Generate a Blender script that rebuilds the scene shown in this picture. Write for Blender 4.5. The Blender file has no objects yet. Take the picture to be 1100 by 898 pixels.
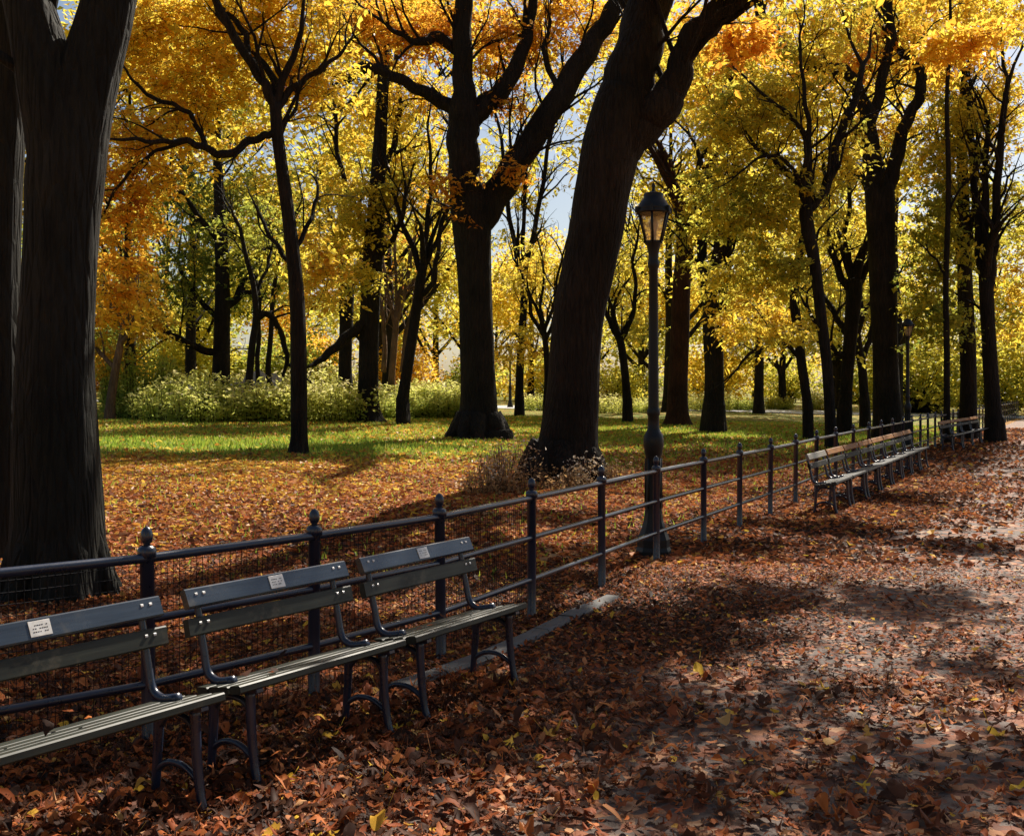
import bpy, math, random
import numpy as np
from math import radians, sin, cos, pi

R = np.random.default_rng(7)
random.seed(7)
scene = bpy.context.scene
COL = scene.collection
F = 1200.0            # focal length in photo pixels (photo 1100 x 898)
CX, HY = 550.0, 418.0 # principal column and horizon row
CAMZ = 1.62

# ------------------------------------------------------------------ helpers
def tag(o, label=None, cat=None, group=None, kind=None):
    if label: o['label'] = label
    if cat: o['category'] = cat
    if group: o['group'] = group
    if kind: o['kind'] = kind
    return o

def empty(name, loc, label, cat, group=None, rz=0.0):
    o = bpy.data.objects.new(name, None)
    o.empty_display_size = 0.2
    COL.objects.link(o)
    o.location = loc
    o.rotation_euler = (0, 0, rz)
    return tag(o, label, cat, group)

class MB:
    """collects vertices / faces (with a material slot and one float per face)"""
    def __init__(s):
        s.v = []; s.f3 = []; s.f4 = []; s.n = 0
        s.a3 = []; s.a4 = []; s.m3 = []; s.m4 = []; s.s3 = []; s.s4 = []
    def add(s, V, T=None, Q=None, mat=0, aT=None, aQ=None, smooth=True):
        V = np.asarray(V, float).reshape(-1, 3)
        s.v.append(V)
        if T is not None and len(T):
            T = np.asarray(T, np.int64); s.f3.append(T + s.n); s.m3.append(np.full(len(T), mat)); s.s3.append(np.full(len(T), smooth))
            s.a3.append(np.zeros(len(T)) if aT is None else np.asarray(aT, float))
        if Q is not None and len(Q):
            Q = np.asarray(Q, np.int64); s.f4.append(Q + s.n); s.m4.append(np.full(len(Q), mat)); s.s4.append(np.full(len(Q), smooth))
            s.a4.append(np.zeros(len(Q)) if aQ is None else np.asarray(aQ, float))
        s.n += len(V)
    def build(s, name, mats, parent=None, origin=(0, 0, 0), attr=None):
        me = bpy.data.meshes.new(name)
        V = np.concatenate(s.v) - np.asarray(origin, float)
        T = np.concatenate(s.f3) if s.f3 else np.zeros((0, 3), np.int64)
        Q = np.concatenate(s.f4) if s.f4 else np.zeros((0, 4), np.int64)
        me.vertices.add(len(V)); me.vertices.foreach_set('co', V.astype(np.float32).ravel())
        nl = 3 * len(T) + 4 * len(Q)
        me.loops.add(nl)
        me.loops.foreach_set('vertex_index', np.concatenate([T.ravel(), Q.ravel()]).astype(np.int32))
        me.polygons.add(len(T) + len(Q))
        me.polygons.foreach_set('loop_start', np.concatenate([np.arange(len(T)) * 3, 3 * len(T) + np.arange(len(Q)) * 4]).astype(np.int32))
        me.polygons.foreach_set('material_index', np.concatenate((s.m3 + s.m4) or [np.zeros(0)]).astype(np.int32))
        me.polygons.foreach_set('use_smooth', np.concatenate((s.s3 + s.s4) or [np.zeros(0)]).astype(bool))
        if attr:
            a = me.attributes.new(attr, 'FLOAT', 'FACE')
            a.data.foreach_set('value', np.concatenate((s.a3 + s.a4)).astype(np.float32))
        me.update(calc_edges=True)
        for m in (mats if isinstance(mats, (list, tuple)) else [mats]):
            me.materials.append(m)
        o = bpy.data.objects.new(name, me)
        COL.objects.link(o)
        if parent is not None:
            o.parent = parent
        else:
            o.location = origin
        return o

def ngrid(x, y, z=0.0, s=1.0, seed=0):
    """cheap smooth pseudo noise, -1..1"""
    a = seed * 1.7
    return (np.sin(x * 1.3 * s + a + 1.7 * np.sin(y * .9 * s + a)) + np.sin(y * 1.7 * s + 2 * a + 1.3 * np.sin(z * 1.1 * s + x * .6 * s))
            + np.sin(z * 1.9 * s + 3 * a + 1.5 * np.sin(x * 1.2 * s + y * s))) / 3.0

def frames(P):
    P = np.asarray(P, float)
    t = np.gradient(P, axis=0)
    t /= np.linalg.norm(t, axis=1)[:, None] + 1e-9
    u = np.zeros_like(t)
    ref = np.array([1.0, 0, 0]) if abs(t[0][0]) < .9 else np.array([0, 1.0, 0])
    for i in range(len(P)):
        r = ref - t[i] * np.dot(ref, t[i]); r /= np.linalg.norm(r) + 1e-9
        u[i] = r; ref = r
    w = np.cross(t, u)
    return t, u, w

def tube(mb, P, rad, n=8, mat=0, cap=True, rough=0.0, seed=0, lobes=None):
    P = np.asarray(P, float); rad = np.asarray(rad, float) * np.ones(len(P))
    t, u, w = frames(P)
    a = np.arange(n) * 2 * pi / n
    ca, sa = np.cos(a), np.sin(a)
    rr = rad[:, None] * np.ones(n)[None]
    if rough:
        q = P[:, None, :] + 0 * a[None, :, None]
        rr = rr * (1 + rough * (ngrid(3 * ca[None] + 0 * q[..., 2], 3 * sa[None], q[..., 2] * 1.1, 1.0, seed)
                              + .5 * ngrid(7 * ca[None] + 0 * q[..., 2], 7 * sa[None], q[..., 2] * 3, 1.0, seed + 3)))
    if lobes is not None:
        rr = rr * (1 + lobes[:, None] * (0.5 * np.sin(5 * a + seed)[None] + .4 * np.sin(3 * a + 2 * seed)[None]))
    V = P[:, None] + rr[..., None] * (ca[None, :, None] * u[:, None] + sa[None, :, None] * w[:, None])
    m = len(P)
    i = np.arange(m - 1)[:, None] * n; j = np.arange(n)[None]; j2 = (j + 1) % n
    Q = np.stack([i + j, i + j2, i + n + j2, i + n + j], -1).reshape(-1, 4)
    VV = V.reshape(-1, 3)
    T = None
    if cap:
        VV = np.concatenate([VV, P[:1], P[-1:]])
        k = m * n; jj = np.arange(n)
        T = np.concatenate([np.stack([np.full(n, k), (jj + 1) % n, jj], -1),
                            np.stack([np.full(n, k + 1), (m - 1) * n + jj, (m - 1) * n + (jj + 1) % n], -1)])
    mb.add(VV, T=T, Q=Q, mat=mat)

def box(mb, c, size, rot=None, mat=0, bevel=0.0):
    """box with chamfered long edges; rot = 3x3 columns"""
    sx, sy, sz = np.asarray(size, float) / 2
    b = bevel
    if b <= 0:
        V = np.array([(x * sx, y * sy, z * sz) for x in (-1, 1) for y in (-1, 1) for z in (-1, 1)])
        Q = [(0, 1, 3, 2), (4, 6, 7, 5), (0, 4, 5, 1), (2, 3, 7, 6), (0, 2, 6, 4), (1, 5, 7, 3)]
        if rot is not None: V = V @ np.asarray(rot).T
        mb.add(V + np.asarray(c), Q=Q, mat=mat, smooth=False); return
    prof = [(sy - b, -sz), (sy, -sz + b), (sy, sz - b), (sy - b, sz), (-sy + b, sz), (-sy, sz - b), (-sy, -sz + b), (-sy + b, -sz)]
    V = [(-sx, *p) for p in prof] + [(sx, *p) for p in prof] + [(-sx, 0, 0), (sx, 0, 0)]
    V = np.array(V)
    Q = [(k, (k + 1) % 8, 8 + (k + 1) % 8, 8 + k) for k in range(8)]
    T = [(16, (k + 1) % 8, k) for k in range(8)] + [(17, 8 + k, 8 + (k + 1) % 8) for k in range(8)]
    if rot is not None: V = V @ np.asarray(rot).T
    mb.add(V + np.asarray(c), Q=Q, T=T, mat=mat, smooth=False)

def lathe(mb, prof, n=16, c=(0, 0, 0), mat=0, smooth=True):
    prof = np.asarray(prof, float)
    a = np.arange(n) * 2 * pi / n
    V = np.stack([prof[:, 0][:, None] * np.cos(a), prof[:, 0][:, None] * np.sin(a), prof[:, 1][:, None] + 0 * a], -1)
    m = len(prof)
    i = np.arange(m - 1)[:, None] * n; j = np.arange(n)[None]; j2 = (j + 1) % n
    Q = np.stack([i + j, i + j2, i + n + j2, i + n + j], -1).reshape(-1, 4)
    mb.add(V.reshape(-1, 3) + np.asarray(c), Q=Q, mat=mat, smooth=smooth)

# ------------------------------------------------------------------ materials
def mat(name):
    m = bpy.data.materials.new(name); m.use_nodes = True
    nt = m.node_tree; nt.nodes.clear()
    out = nt.nodes.new('ShaderNodeOutputMaterial')
    return m, nt, out
def N(nt, t, **kw):
    n = nt.nodes.new(t)
    for k, v in kw.items():
        if k in n.inputs: n.inputs[k].default_value = v
        else: setattr(n, k, v)
    return n
def ramp(nt, stops, interp='LINEAR'):
    n = nt.nodes.new('ShaderNodeValToRGB'); cr = n.color_ramp; cr.interpolation = interp
    while len(cr.elements) < len(stops): cr.elements.new(0.5)
    for e, (p, c) in zip(cr.elements, stops):
        e.position = p; e.color = (*c, 1) if len(c) == 3 else c
    return n
def mixrgb(nt, fac, a, b, blend='MIX'):
    n = nt.nodes.new('ShaderNodeMix'); n.data_type = 'RGBA'; n.blend_type = blend
    L = nt.links.new
    for k, v in ((0, fac), (6, a), (7, b)):
        if hasattr(v, 'is_linked'): L(v, n.inputs[k])
        elif k == 0: n.inputs[0].default_value = v
        else: n.inputs[k].default_value = (*v, 1)
    return n.outputs[2]
def math_(nt, op, a, b=0.0, clamp=False):
    n = nt.nodes.new('ShaderNodeMath'); n.operation = op; n.use_clamp = clamp
    for i, v in enumerate((a, b)):
        if hasattr(v, 'is_linked'): nt.links.new(v, n.inputs[i])
        else: n.inputs[i].default_value = v
    return n.outputs[0]

def leaf_material(name, stops, trans=0.55, rough=0.5, spec=0.3, boost=1.0):
    m, nt, out = mat(name); L = nt.links.new
    at = N(nt, 'ShaderNodeAttribute', attribute_name='tone')
    r = ramp(nt, stops); L(at.outputs['Fac'], r.inputs[0])
    col = r.outputs[0]
    p = N(nt, 'ShaderNodeBsdfPrincipled', Roughness=rough); p.inputs['Specular IOR Level'].default_value = spec
    L(col, p.inputs['Base Color'])
    tr = N(nt, 'ShaderNodeBsdfTranslucent')
    # transmitted colour is lifted brighter than the colour of the leaf face
    g = N(nt, 'ShaderNodeGamma'); g.inputs[1].default_value = 0.75
    L(col, g.inputs[0])
    L(g.outputs[0], tr.inputs['Color'])
    mx = N(nt, 'ShaderNodeMixShader'); mx.inputs[0].default_value = trans
    L(p.outputs[0], mx.inputs[1]); L(tr.outputs[0], mx.inputs[2]); L(mx.outputs[0], out.inputs[0])
    return m

AUTUMN = [(0.0, (.035, .075, .012)), (.2, (.13, .19, .02)), (.4, (.40, .38, .03)), (.55, (.80, .61, .04)),
          (.7, (.84, .50, .026)), (.85, (.74, .29, .016)), (1.0, (.34, .085, .012))]
M_LEAF = leaf_material('autumn_leaf', AUTUMN, trans=.66, rough=.45)
LITTER = [(0.0, (.03, .014, .009)), (.25, (.10, .035, .016)), (.45, (.32, .075, .02)), (.62, (.48, .14, .03)),
          (.76, (.50, .21, .085)), (.88, (.56, .33, .15)), (.95, (.66, .36, .04)), (1.0, (.78, .5, .04))]
M_LITTER = leaf_material('fallen_leaf', LITTER, trans=.28, rough=.65, spec=.14)
GRASS = [(0.0, (.06, .12, .01)), (.5, (.20, .32, .02)), (.8, (.42, .46, .035)), (1.0, (.52, .42, .06))]
GOLD = [(0.0, (.12, .035, .01)), (.3, (.32, .095, .014)), (.5, (.56, .23, .02)), (.75, (.74, .42, .03)), (1.0, (.8, .6, .07))]
M_GOLD = leaf_material('lawn_leaf', GOLD, trans=.4, rough=.5)
M_GRASS = leaf_material('grass_blade', GRASS, trans=.45, rough=.5)
WEED = [(0.0, (.10, .045, .02)), (.5, (.34, .18, .06)), (.8, (.55, .36, .16)), (1.0, (.7, .6, .45))]
M_WEED = leaf_material('dry_weed', WEED, trans=.45)
MEADOW = [(0.0, (.07, .14, .02)), (.35, (.30, .38, .04)), (.65, (.60, .58, .09)), (.85, (.66, .62, .14)), (1.0, (.70, .60, .26))]
M_MEADOW = leaf_material('meadow_leaf', MEADOW, trans=.62)

def bark_material(name, c0, c1, scale=1.0):
    m, nt, out = mat(name); L = nt.links.new
    tc = N(nt, 'ShaderNodeTexCoord')
    mp = N(nt, 'ShaderNodeMapping'); mp.inputs['Scale'].default_value = (9 * scale, 9 * scale, 1.3 * scale)
    L(tc.outputs['Object'], mp.inputs[0])
    n1 = N(nt, 'ShaderNodeTexNoise', Scale=2.2, Detail=7.0, Roughness=.65, Distortion=.6); L(mp.outputs[0], n1.inputs['Vector'])
    v = N(nt, 'ShaderNodeTexVoronoi', Scale=1.9, feature='DISTANCE_TO_EDGE'); L(mp.outputs[0], v.inputs['Vector'])
    n2 = N(nt, 'ShaderNodeTexNoise', Scale=1.1, Detail=4.0); L(tc.outputs['Object'], n2.inputs['Vector'])
    r = ramp(nt, [(.3, c0), (.75, c1)]); L(n1.outputs[0], r.inputs[0])
    r2 = ramp(nt, [(.35, (.55, .6, .5)), (.65, (1.15, 1.1, 1.0))]); L(n2.outputs[0], r2.inputs[0])
    col = mixrgb(nt, 1.0, r.outputs[0], r2.outputs[0], 'MULTIPLY')
    p = N(nt, 'ShaderNodeBsdfPrincipled', Roughness=.85); p.inputs['Specular IOR Level'].default_value = .2
    L(col, p.inputs['Base Color'])
    vr = ramp(nt, [(0, (0, 0, 0)), (.25, (1, 1, 1))]); L(v.outputs[0], vr.inputs[0])
    h = math_(nt, 'ADD', math_(nt, 'MULTIPLY', n1.outputs[0], 1.0), math_(nt, 'MULTIPLY', vr.outputs[0], .6))
    b = N(nt, 'ShaderNodeBump', Strength=.9, Distance=.05); L(h, b.inputs['Height']); L(b.outputs[0], p.inputs['Normal'])
    L(p.outputs[0], out.inputs[0])
    return m
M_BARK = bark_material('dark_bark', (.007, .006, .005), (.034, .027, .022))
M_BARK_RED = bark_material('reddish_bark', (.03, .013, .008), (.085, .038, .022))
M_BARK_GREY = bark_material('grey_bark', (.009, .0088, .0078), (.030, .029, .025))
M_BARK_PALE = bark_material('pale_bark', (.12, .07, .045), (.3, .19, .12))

def paint_material(name, c, rough=.35, var=.3, spec=.5, bump=.15, scale=30):
    m, nt, out = mat(name); L = nt.links.new
    tc = N(nt, 'ShaderNodeTexCoord')
    n1 = N(nt, 'ShaderNodeTexNoise', Scale=scale * .25, Detail=6.0, Roughness=.6); L(tc.outputs['Object'], n1.inputs['Vector'])
    n2 = N(nt, 'ShaderNodeTexNoise', Scale=scale * 3, Detail=3.0); L(tc.outputs['Object'], n2.inputs['Vector'])
    r = ramp(nt, [(.3, tuple(x * (1 - var) for x in c)), (.7, tuple(min(1, x * (1 + var)) for x in c))]); L(n1.outputs[0], r.inputs[0])
    p = N(nt, 'ShaderNodeBsdfPrincipled'); p.inputs['Specular IOR Level'].default_value = spec
    L(r.outputs[0], p.inputs['Base Color'])
    rr = N(nt, 'ShaderNodeMapRange'); rr.inputs[3].default_value = rough * .75; rr.inputs[4].default_value = rough * 1.35
    L(n1.outputs[0], rr.inputs[0]); L(rr.outputs[0], p.inputs['Roughness'])
    b = N(nt, 'ShaderNodeBump', Strength=bump, Distance=.002); L(n2.outputs[0], b.inputs['Height']); L(b.outputs[0], p.inputs['Normal'])
    L(p.outputs[0], out.inputs[0]); return m
M_IRON = paint_material('painted_iron', (.014, .022, .045), rough=.27, spec=.7)  # blue-black paint, base made bluer to imitate sky reflected in the rails
M_WIRE = paint_material('wire', (.015, .015, .018), rough=.8, spec=.1)
M_LAMPIRON = paint_material('lamp_iron', (.005, .007, .008), rough=.45, spec=.35)

def slat_material(name, c, rough=(.24, .5), spec=.5):
    m, nt, out = mat(name); L = nt.links.new
    tc = N(nt, 'ShaderNodeTexCoord')
    mp = N(nt, 'ShaderNodeMapping'); mp.inputs['Scale'].default_value = (2.2, 40, 40); L(tc.outputs['Object'], mp.inputs[0])
    n1 = N(nt, 'ShaderNodeTexNoise', Scale=1.6, Detail=6.0, Distortion=.4); L(mp.outputs[0], n1.inputs['Vector'])
    n2 = N(nt, 'ShaderNodeTexNoise', Scale=5, Detail=6.0, Roughness=.7); L(tc.outputs['Object'], n2.inputs['Vector'])
    r = ramp(nt, [(.3, tuple(x * .65 for x in c)), (.7, tuple(x * 1.35 for x in c))]); L(n1.outputs[0], r.inputs[0])
    wr = ramp(nt, [(.60, (0, 0, 0)), (.70, (1, 1, 1))]); L(n2.outputs[0], wr.inputs[0])
    col = mixrgb(nt, math_(nt, 'MULTIPLY', wr.outputs[0], .45), r.outputs[0], (.13, .11, .075))
    p = N(nt, 'ShaderNodeBsdfPrincipled', Roughness=.38); p.inputs['Specular IOR Level'].default_value = spec
    L(col, p.inputs['Base Color'])
    rr = N(nt, 'ShaderNodeMapRange'); rr.inputs[3].default_value = rough[0]; rr.inputs[4].default_value = rough[1]
    L(n2.outputs[0], rr.inputs[0]); L(rr.outputs[0], p.inputs['Roughness'])
    b = N(nt, 'ShaderNodeBump', Strength=.25, Distance=.002); L(n1.outputs[0], b.inputs['Height']); L(b.outputs[0], p.inputs['Normal'])
    L(p.outputs[0], out.inputs[0]); return m
M_SLAT = slat_material('green_slat', (.022, .025, .017), rough=(.38, .62), spec=.35)
M_SLAT_SUNLIT = slat_material('sunlit_slat', (.26, .11, .025), rough=(.5, .8), spec=.25)  # tan base carries the golden sunlight on the far top slats
M_SLAT_TOP = slat_material('top_slat', (.022, .032, .044), rough=(.16, .36), spec=.9)  # bluish base colour helps imitate the sky reflected in the top slats
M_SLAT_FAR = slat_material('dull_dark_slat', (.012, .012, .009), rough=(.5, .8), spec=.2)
M_SLAT_SEAT = slat_material('grey_seat_slat', (.03, .031, .03), rough=(.4, .65), spec=.4)
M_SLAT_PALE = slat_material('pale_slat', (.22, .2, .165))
M_BOLT = paint_material('bolt_steel', (.7, .7, .68), rough=.3)
def plaque_material():
    m, nt, out = mat('plaque_metal'); L = nt.links.new
    tc = N(nt, 'ShaderNodeTexCoord')
    sp = N(nt, 'ShaderNodeSeparateXYZ'); L(tc.outputs['Generated'], sp.inputs[0])
    n1 = N(nt, 'ShaderNodeTexNoise', Scale=30, Detail=3.0); L(tc.outputs['Object'], n1.inputs['Vector'])
    r = ramp(nt, [(.35, (.50, .48, .44)), (.65, (.66, .64, .60))]); L(n1.outputs[0], r.inputs[0])
    p = N(nt, 'ShaderNodeBsdfPrincipled', Roughness=.45, Metallic=.35); L(r.outputs[0], p.inputs['Base Color'])
    L(p.outputs[0], out.inputs[0]); return m
M_PLAQUE = plaque_material()
M_STONE = paint_material('granite', (.085, .084, .082), rough=.8, var=.4, bump=.8, scale=26)
M_ROCK = paint_material('rock', (.30, .28, .25), rough=.9, var=.6, bump=1.0, scale=6)

def glass_material():
    m, nt, out = mat('lamp_glass'); L = nt.links.new
    tc = N(nt, 'ShaderNodeTexCoord')
    n1 = N(nt, 'ShaderNodeTexNoise', Scale=8, Detail=4.0); L(tc.outputs['Object'], n1.inputs['Vector'])
    r = ramp(nt, [(.3, (.55, .36, .2)), (.7, (.8, .62, .42))]); L(n1.outputs[0], r.inputs[0])
    tr = N(nt, 'ShaderNodeBsdfTranslucent'); L(r.outputs[0], tr.inputs[0])
    tp = N(nt, 'ShaderNodeBsdfTransparent'); tp.inputs[0].default_value = (.95, .85, .68, 1)
    gl = N(nt, 'ShaderNodeBsdfGlossy', Roughness=.15)
    m1 = N(nt, 'ShaderNodeMixShader'); m1.inputs[0].default_value = .6
    L(tr.outputs[0], m1.inputs[1]); L(tp.outputs[0], m1.inputs[2])
    m2 = N(nt, 'ShaderNodeMixShader'); m2.inputs[0].default_value = .08
    L(m1.outputs[0], m2.inputs[1]); L(gl.outputs[0], m2.inputs[2]); L(m2.outputs[0], out.inputs[0]); return m
M_GLASS = glass_material()

def litter_nodes(nt, pos, scale, stops):
    """cells the size of leaves, each with a colour of its own"""
    L = nt.links.new
    wn = N(nt, 'ShaderNodeTexNoise', Scale=scale * .8, Detail=2.0); L(pos, wn.inputs['Vector'])
    wv = N(nt, 'ShaderNodeVectorMath', operation='SCALE'); wv.inputs['Scale'].default_value = .6 / scale; L(wn.outputs['Color'], wv.inputs[0])
    wa = N(nt, 'ShaderNodeVectorMath', operation='ADD'); L(pos, wa.inputs[0]); L(wv.outputs[0], wa.inputs[1])
    v = N(nt, 'ShaderNodeTexVoronoi', Scale=scale); L(wa.outputs[0], v.inputs['Vector'])
    sp = N(nt, 'ShaderNodeSeparateColor'); L(v.outputs['Color'], sp.inputs[0])
    r = ramp(nt, stops); L(sp.outputs[0], r.inputs[0])
    return r.outputs[0], v.outputs['Distance'], sp.outputs[1]

def lawn_material():
    m, nt, out = mat('lawn_ground'); L = nt.links.new
    g = N(nt, 'ShaderNodeNewGeometry'); pos = g.outputs['Position']
    lit, dist, rnd = litter_nodes(nt, pos, 13, [(0, (.06, .024, .01)), (.35, (.22, .085, .02)), (.6, (.40, .17, .03)), (.8, (.54, .28, .035)), (1, (.62, .38, .06))])
    n1 = N(nt, 'ShaderNodeTexNoise', Scale=.22, Detail=4.0, Roughness=.6); L(pos, n1.inputs['Vector'])
    n2 = N(nt, 'ShaderNodeTexNoise', Scale=6, Detail=8.0, Roughness=.7); L(pos, n2.inputs['Vector'])
    gr = ramp(nt, [(.3, (.08, .13, .01)), (.6, (.19, .25, .02)), (.8, (.36, .36, .035))]); L(n2.outputs[0], gr.inputs[0])
    at = N(nt, 'ShaderNodeAttribute', attribute_name='tone')
    k = math_(nt, 'ADD', at.outputs['Fac'], math_(nt, 'MULTIPLY', math_(nt, 'SUBTRACT', n1.outputs[0], .5), .5))
    k = math_(nt, 'ADD', k, math_(nt, 'MULTIPLY', math_(nt, 'SUBTRACT', rnd, .5), .7))
    mr = ramp(nt, [(.42, (0, 0, 0)), (.56, (1, 1, 1))]); L(k, mr.inputs[0])
    col = mixrgb(nt, mr.outputs[0], gr.outputs[0], lit)
    p = N(nt, 'ShaderNodeBsdfPrincipled', Roughness=.85); p.inputs['Specular IOR Level'].default_value = .2
    L(col, p.inputs['Base Color'])
    b = N(nt, 'ShaderNodeBump', Strength=.8, Distance=.04); L(math_(nt, 'ADD', n2.outputs[0], math_(nt, 'MULTIPLY', dist, 3.0)), b.inputs['Height']); L(b.outputs[0], p.inputs['Normal'])
    L(p.outputs[0], out.inputs[0]); return m
def path_material():
    m, nt, out = mat('worn_path'); L = nt.links.new
    g = N(nt, 'ShaderNodeNewGeometry'); pos = g.outputs['Position']
    lit, dist, rnd = litter_nodes(nt, pos, 17, [(0, (.03, .016, .011)), (.35, (.13, .042, .02)), (.65, (.26, .085, .032)), (.85, (.38, .18, .08)), (1, (.45, .28, .16))])
    n1 = N(nt, 'ShaderNodeTexNoise', Scale=.9, Detail=6.0, Roughness=.62); L(pos, n1.inputs['Vector'])
    n2 = N(nt, 'ShaderNodeTexNoise', Scale=45, Detail=5.0, Roughness=.7); L(pos, n2.inputs['Vector'])
    n3 = N(nt, 'ShaderNodeTexNoise', Scale=3, Detail=6.0, Roughness=.6); L(pos, n3.inputs['Vector'])
    a = ramp(nt, [(.3, (.055, .040, .033)), (.7, (.145, .108, .09))]); L(n3.outputs[0], a.inputs[0])
    a2 = ramp(nt, [(.35, (.7, .7, .7)), (.65, (1.25, 1.22, 1.2))]); L(n2.outputs[0], a2.inputs[0])
    asp = mixrgb(nt, 1.0, a.outputs[0], a2.outputs[0], 'MULTIPLY')
    k = math_(nt, 'ADD', n1.outputs[0], math_(nt, 'MULTIPLY', math_(nt, 'SUBTRACT', rnd, .5), .5))
    mr = ramp(nt, [(.44, (0, 0, 0)), (.56, (1, 1, 1))]); L(k, mr.inputs[0])
    col = mixrgb(nt, mr.outputs[0], asp, lit)
    p = N(nt, 'ShaderNodeBsdfPrincipled', Roughness=.8); p.inputs['Specular IOR Level'].default_value = .3
    L(col, p.inputs['Base Color'])
    b = N(nt, 'ShaderNodeBump', Strength=.6, Distance=.02); L(math_(nt, 'ADD', math_(nt, 'MULTIPLY', n2.outputs[0], .3), math_(nt, 'MULTIPLY', n3.outputs[0], 1.0)), b.inputs['Height']); L(b.outputs[0], p.inputs['Normal'])
    L(p.outputs[0], out.inputs[0]); return m
M_LAWN = lawn_material(); M_PATH = path_material()
M_PAVE = paint_material('pale_paving', (.42, .42, .43), rough=.8, scale=4)

# ------------------------------------------------------------------ terrain
POSTS = [(-4.9, 2.5), (-4.05, 3.2), (-3.2, 3.75), (-2.4, 4.33), (-1.625, 5.0), (-1.02, 5.75), (-.42, 6.62), (.136, 7.76), (.724, 8.98), (1.33, 10.28), (1.99, 11.6),
         (2.62, 12.86), (3.27, 14.15), (3.92, 15.45), (4.6, 16.9), (5.3, 18.3), (6.03, 19.75), (6.75, 21.15)]
dirx, diry = .455, .89
while POSTS[-1][1] < 62:
    POSTS.append((POSTS[-1][0] + dirx * 1.5, POSTS[-1][1] + diry * 1.5)); dirx += .0006
PA = np.array(POSTS)
LINE = np.vstack([[(-60, -45)], PA, [(PA[-1] + np.array([.5, .87]) * 300)]])
def fence_dist(x, y):
    """signed distance to the fence line, positive on the lawn side"""
    x = np.asarray(x, float); y = np.asarray(y, float)
    best = np.full(x.shape, 1e9); sgn = np.ones(x.shape)
    for (a, b) in zip(LINE[:-1], LINE[1:]):
        d = b - a; l2 = d @ d
        t = np.clip(((x - a[0]) * d[0] + (y - a[1]) * d[1]) / l2, 0, 1)
        px = x - a[0] - t * d[0]; py = y - a[1] - t * d[1]
        q = np.hypot(px, py)
        cr = d[0] * (y - a[1]) - d[1] * (x - a[0])
        up = q < best
        best = np.where(up, q, best); sgn = np.where(up, np.sign(cr), sgn)
    return best * sgn
def ground_z(x, y):
    d = fence_dist(x, y)
    e = np.clip(d - .3, 0, None)
    z = .95 * (1 - np.exp(-e / 25)) + .5 * (1 - np.exp(-np.clip(e - 30, 0, None) / 40))
    z = z + np.clip(e / 6, 0, 1) * .05 * ngrid(np.asarray(x, float), np.asarray(y, float), 0, .35, 2)
    return z
def at_depth(px, py, Z):
    return np.array([(px - CX) / F * Z, Z, CAMZ - (py - HY) / F * Z])
def on_height(px, py, h):
    Z = F * (CAMZ - h) / (py - HY)
    return at_depth(px, py, Z)
def on_ground(px, py):
    """walk the ray out until it meets the ground"""
    Z = np.linspace(2.5, 90, 3500)
    x = (px - CX) / F * Z; z = CAMZ - (py - HY) / F * Z
    g = ground_z(x, Z)
    hit = np.where(z <= g)[0]
    k = hit[0] if len(hit) else len(Z) - 1
    return np.array([x[k], Z[k], g[k]])

def axis_pts(lo, hi, step, far):
    a = list(np.arange(lo, hi + 1e-6, step)); s = step
    while a[-1] < far: s *= 1.25; a.append(a[-1] + s)
    s = step
    while a[0] > -far: s *= 1.25; a.insert(0, a[0] - s)
    return np.array(a)
gx = axis_pts(-26, 30, .5, 900); gy = axis_pts(-4, 62, .5, 900)
XX, YY = np.meshgrid(gx, gy)
ZZ = ground_z(XX, YY)
nx, ny = len(gx), len(gy)
ii = (np.arange(ny - 1)[:, None] * nx + np.arange(nx - 1)[None])
Qg = np.stack([ii, ii + 1, ii + nx + 1, ii + nx], -1).reshape(-1, 4)
def litter_amount(x, y):
    """share of the lawn hidden under leaves"""
    d = fence_dist(x, y)
    a = np.clip(1.12 - np.clip(y - 15.5, 0, None) * .052, .36, 1.0)
    # the strip of bare green grass in the middle of the lawn
    strip = np.exp(-((y - 24.5) / 3.2) ** 2) / (1 + np.exp((x + 1.0) / 1.2))
    a = a - .78 * strip
    strip2 = np.exp(-((y - 36) / 5.0) ** 2) / (1 + np.exp(-(x - 2.5) / 1.5))
    a = a - .2 * strip2
    a = a + .12 * ngrid(x, y, 0, .5, 5) + .12 * ngrid(x, y, 0, 1.3, 15)
    return np.where(d < 0.2, 1.0, np.clip(a, 0.04, 1))
fc = np.stack([XX.ravel(), YY.ravel()], -1)[Qg].mean(1)
mb = MB(); mb.add(np.stack([XX, YY, ZZ], -1).reshape(-1, 3), Q=Qg, aQ=litter_amount(fc[:, 0], fc[:, 1]))
# smooth per-vertex attribute instead of a per-face one
ground = mb.build('ground', M_LAWN)
att = ground.data.attributes.new('tone', 'FLOAT', 'POINT')
att.data.foreach_set('value', litter_amount(XX.ravel(), YY.ravel()).astype(np.float32))
tag(ground, 'lawn covered in fallen leaves behind the iron fence', 'lawn', kind='structure')

def offset_line(pts, off):
    pts = np.asarray(pts, float); t = np.gradient(pts, axis=0); t /= np.linalg.norm(t, axis=1)[:, None]
    return pts + off * np.stack([t[:, 1], -t[:, 0]], -1)
def dens(pts, n=5):
    """smooth resample (Catmull-Rom)"""
    P = np.asarray(pts, float); P = np.vstack([2 * P[0] - P[1], P, 2 * P[-1] - P[-2]])
    out = []
    for k in range(1, len(P) - 2):
        for u in np.arange(n) / n:
            out.append(.5 * ((2 * P[k]) + (-P[k - 1] + P[k + 1]) * u + (2 * P[k - 1] - 5 * P[k] + 4 * P[k + 1] - P[k + 2]) * u ** 2
                             + (-P[k - 1] + 3 * P[k] - 3 * P[k + 1] + P[k + 2]) * u ** 3))
    out.append(P[-2]); return np.array(out)
edge = dens(np.vstack([[(-14, -5)], PA, PA[-1] + np.array([[40, 75], [120, 215]])]), 4)
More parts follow.
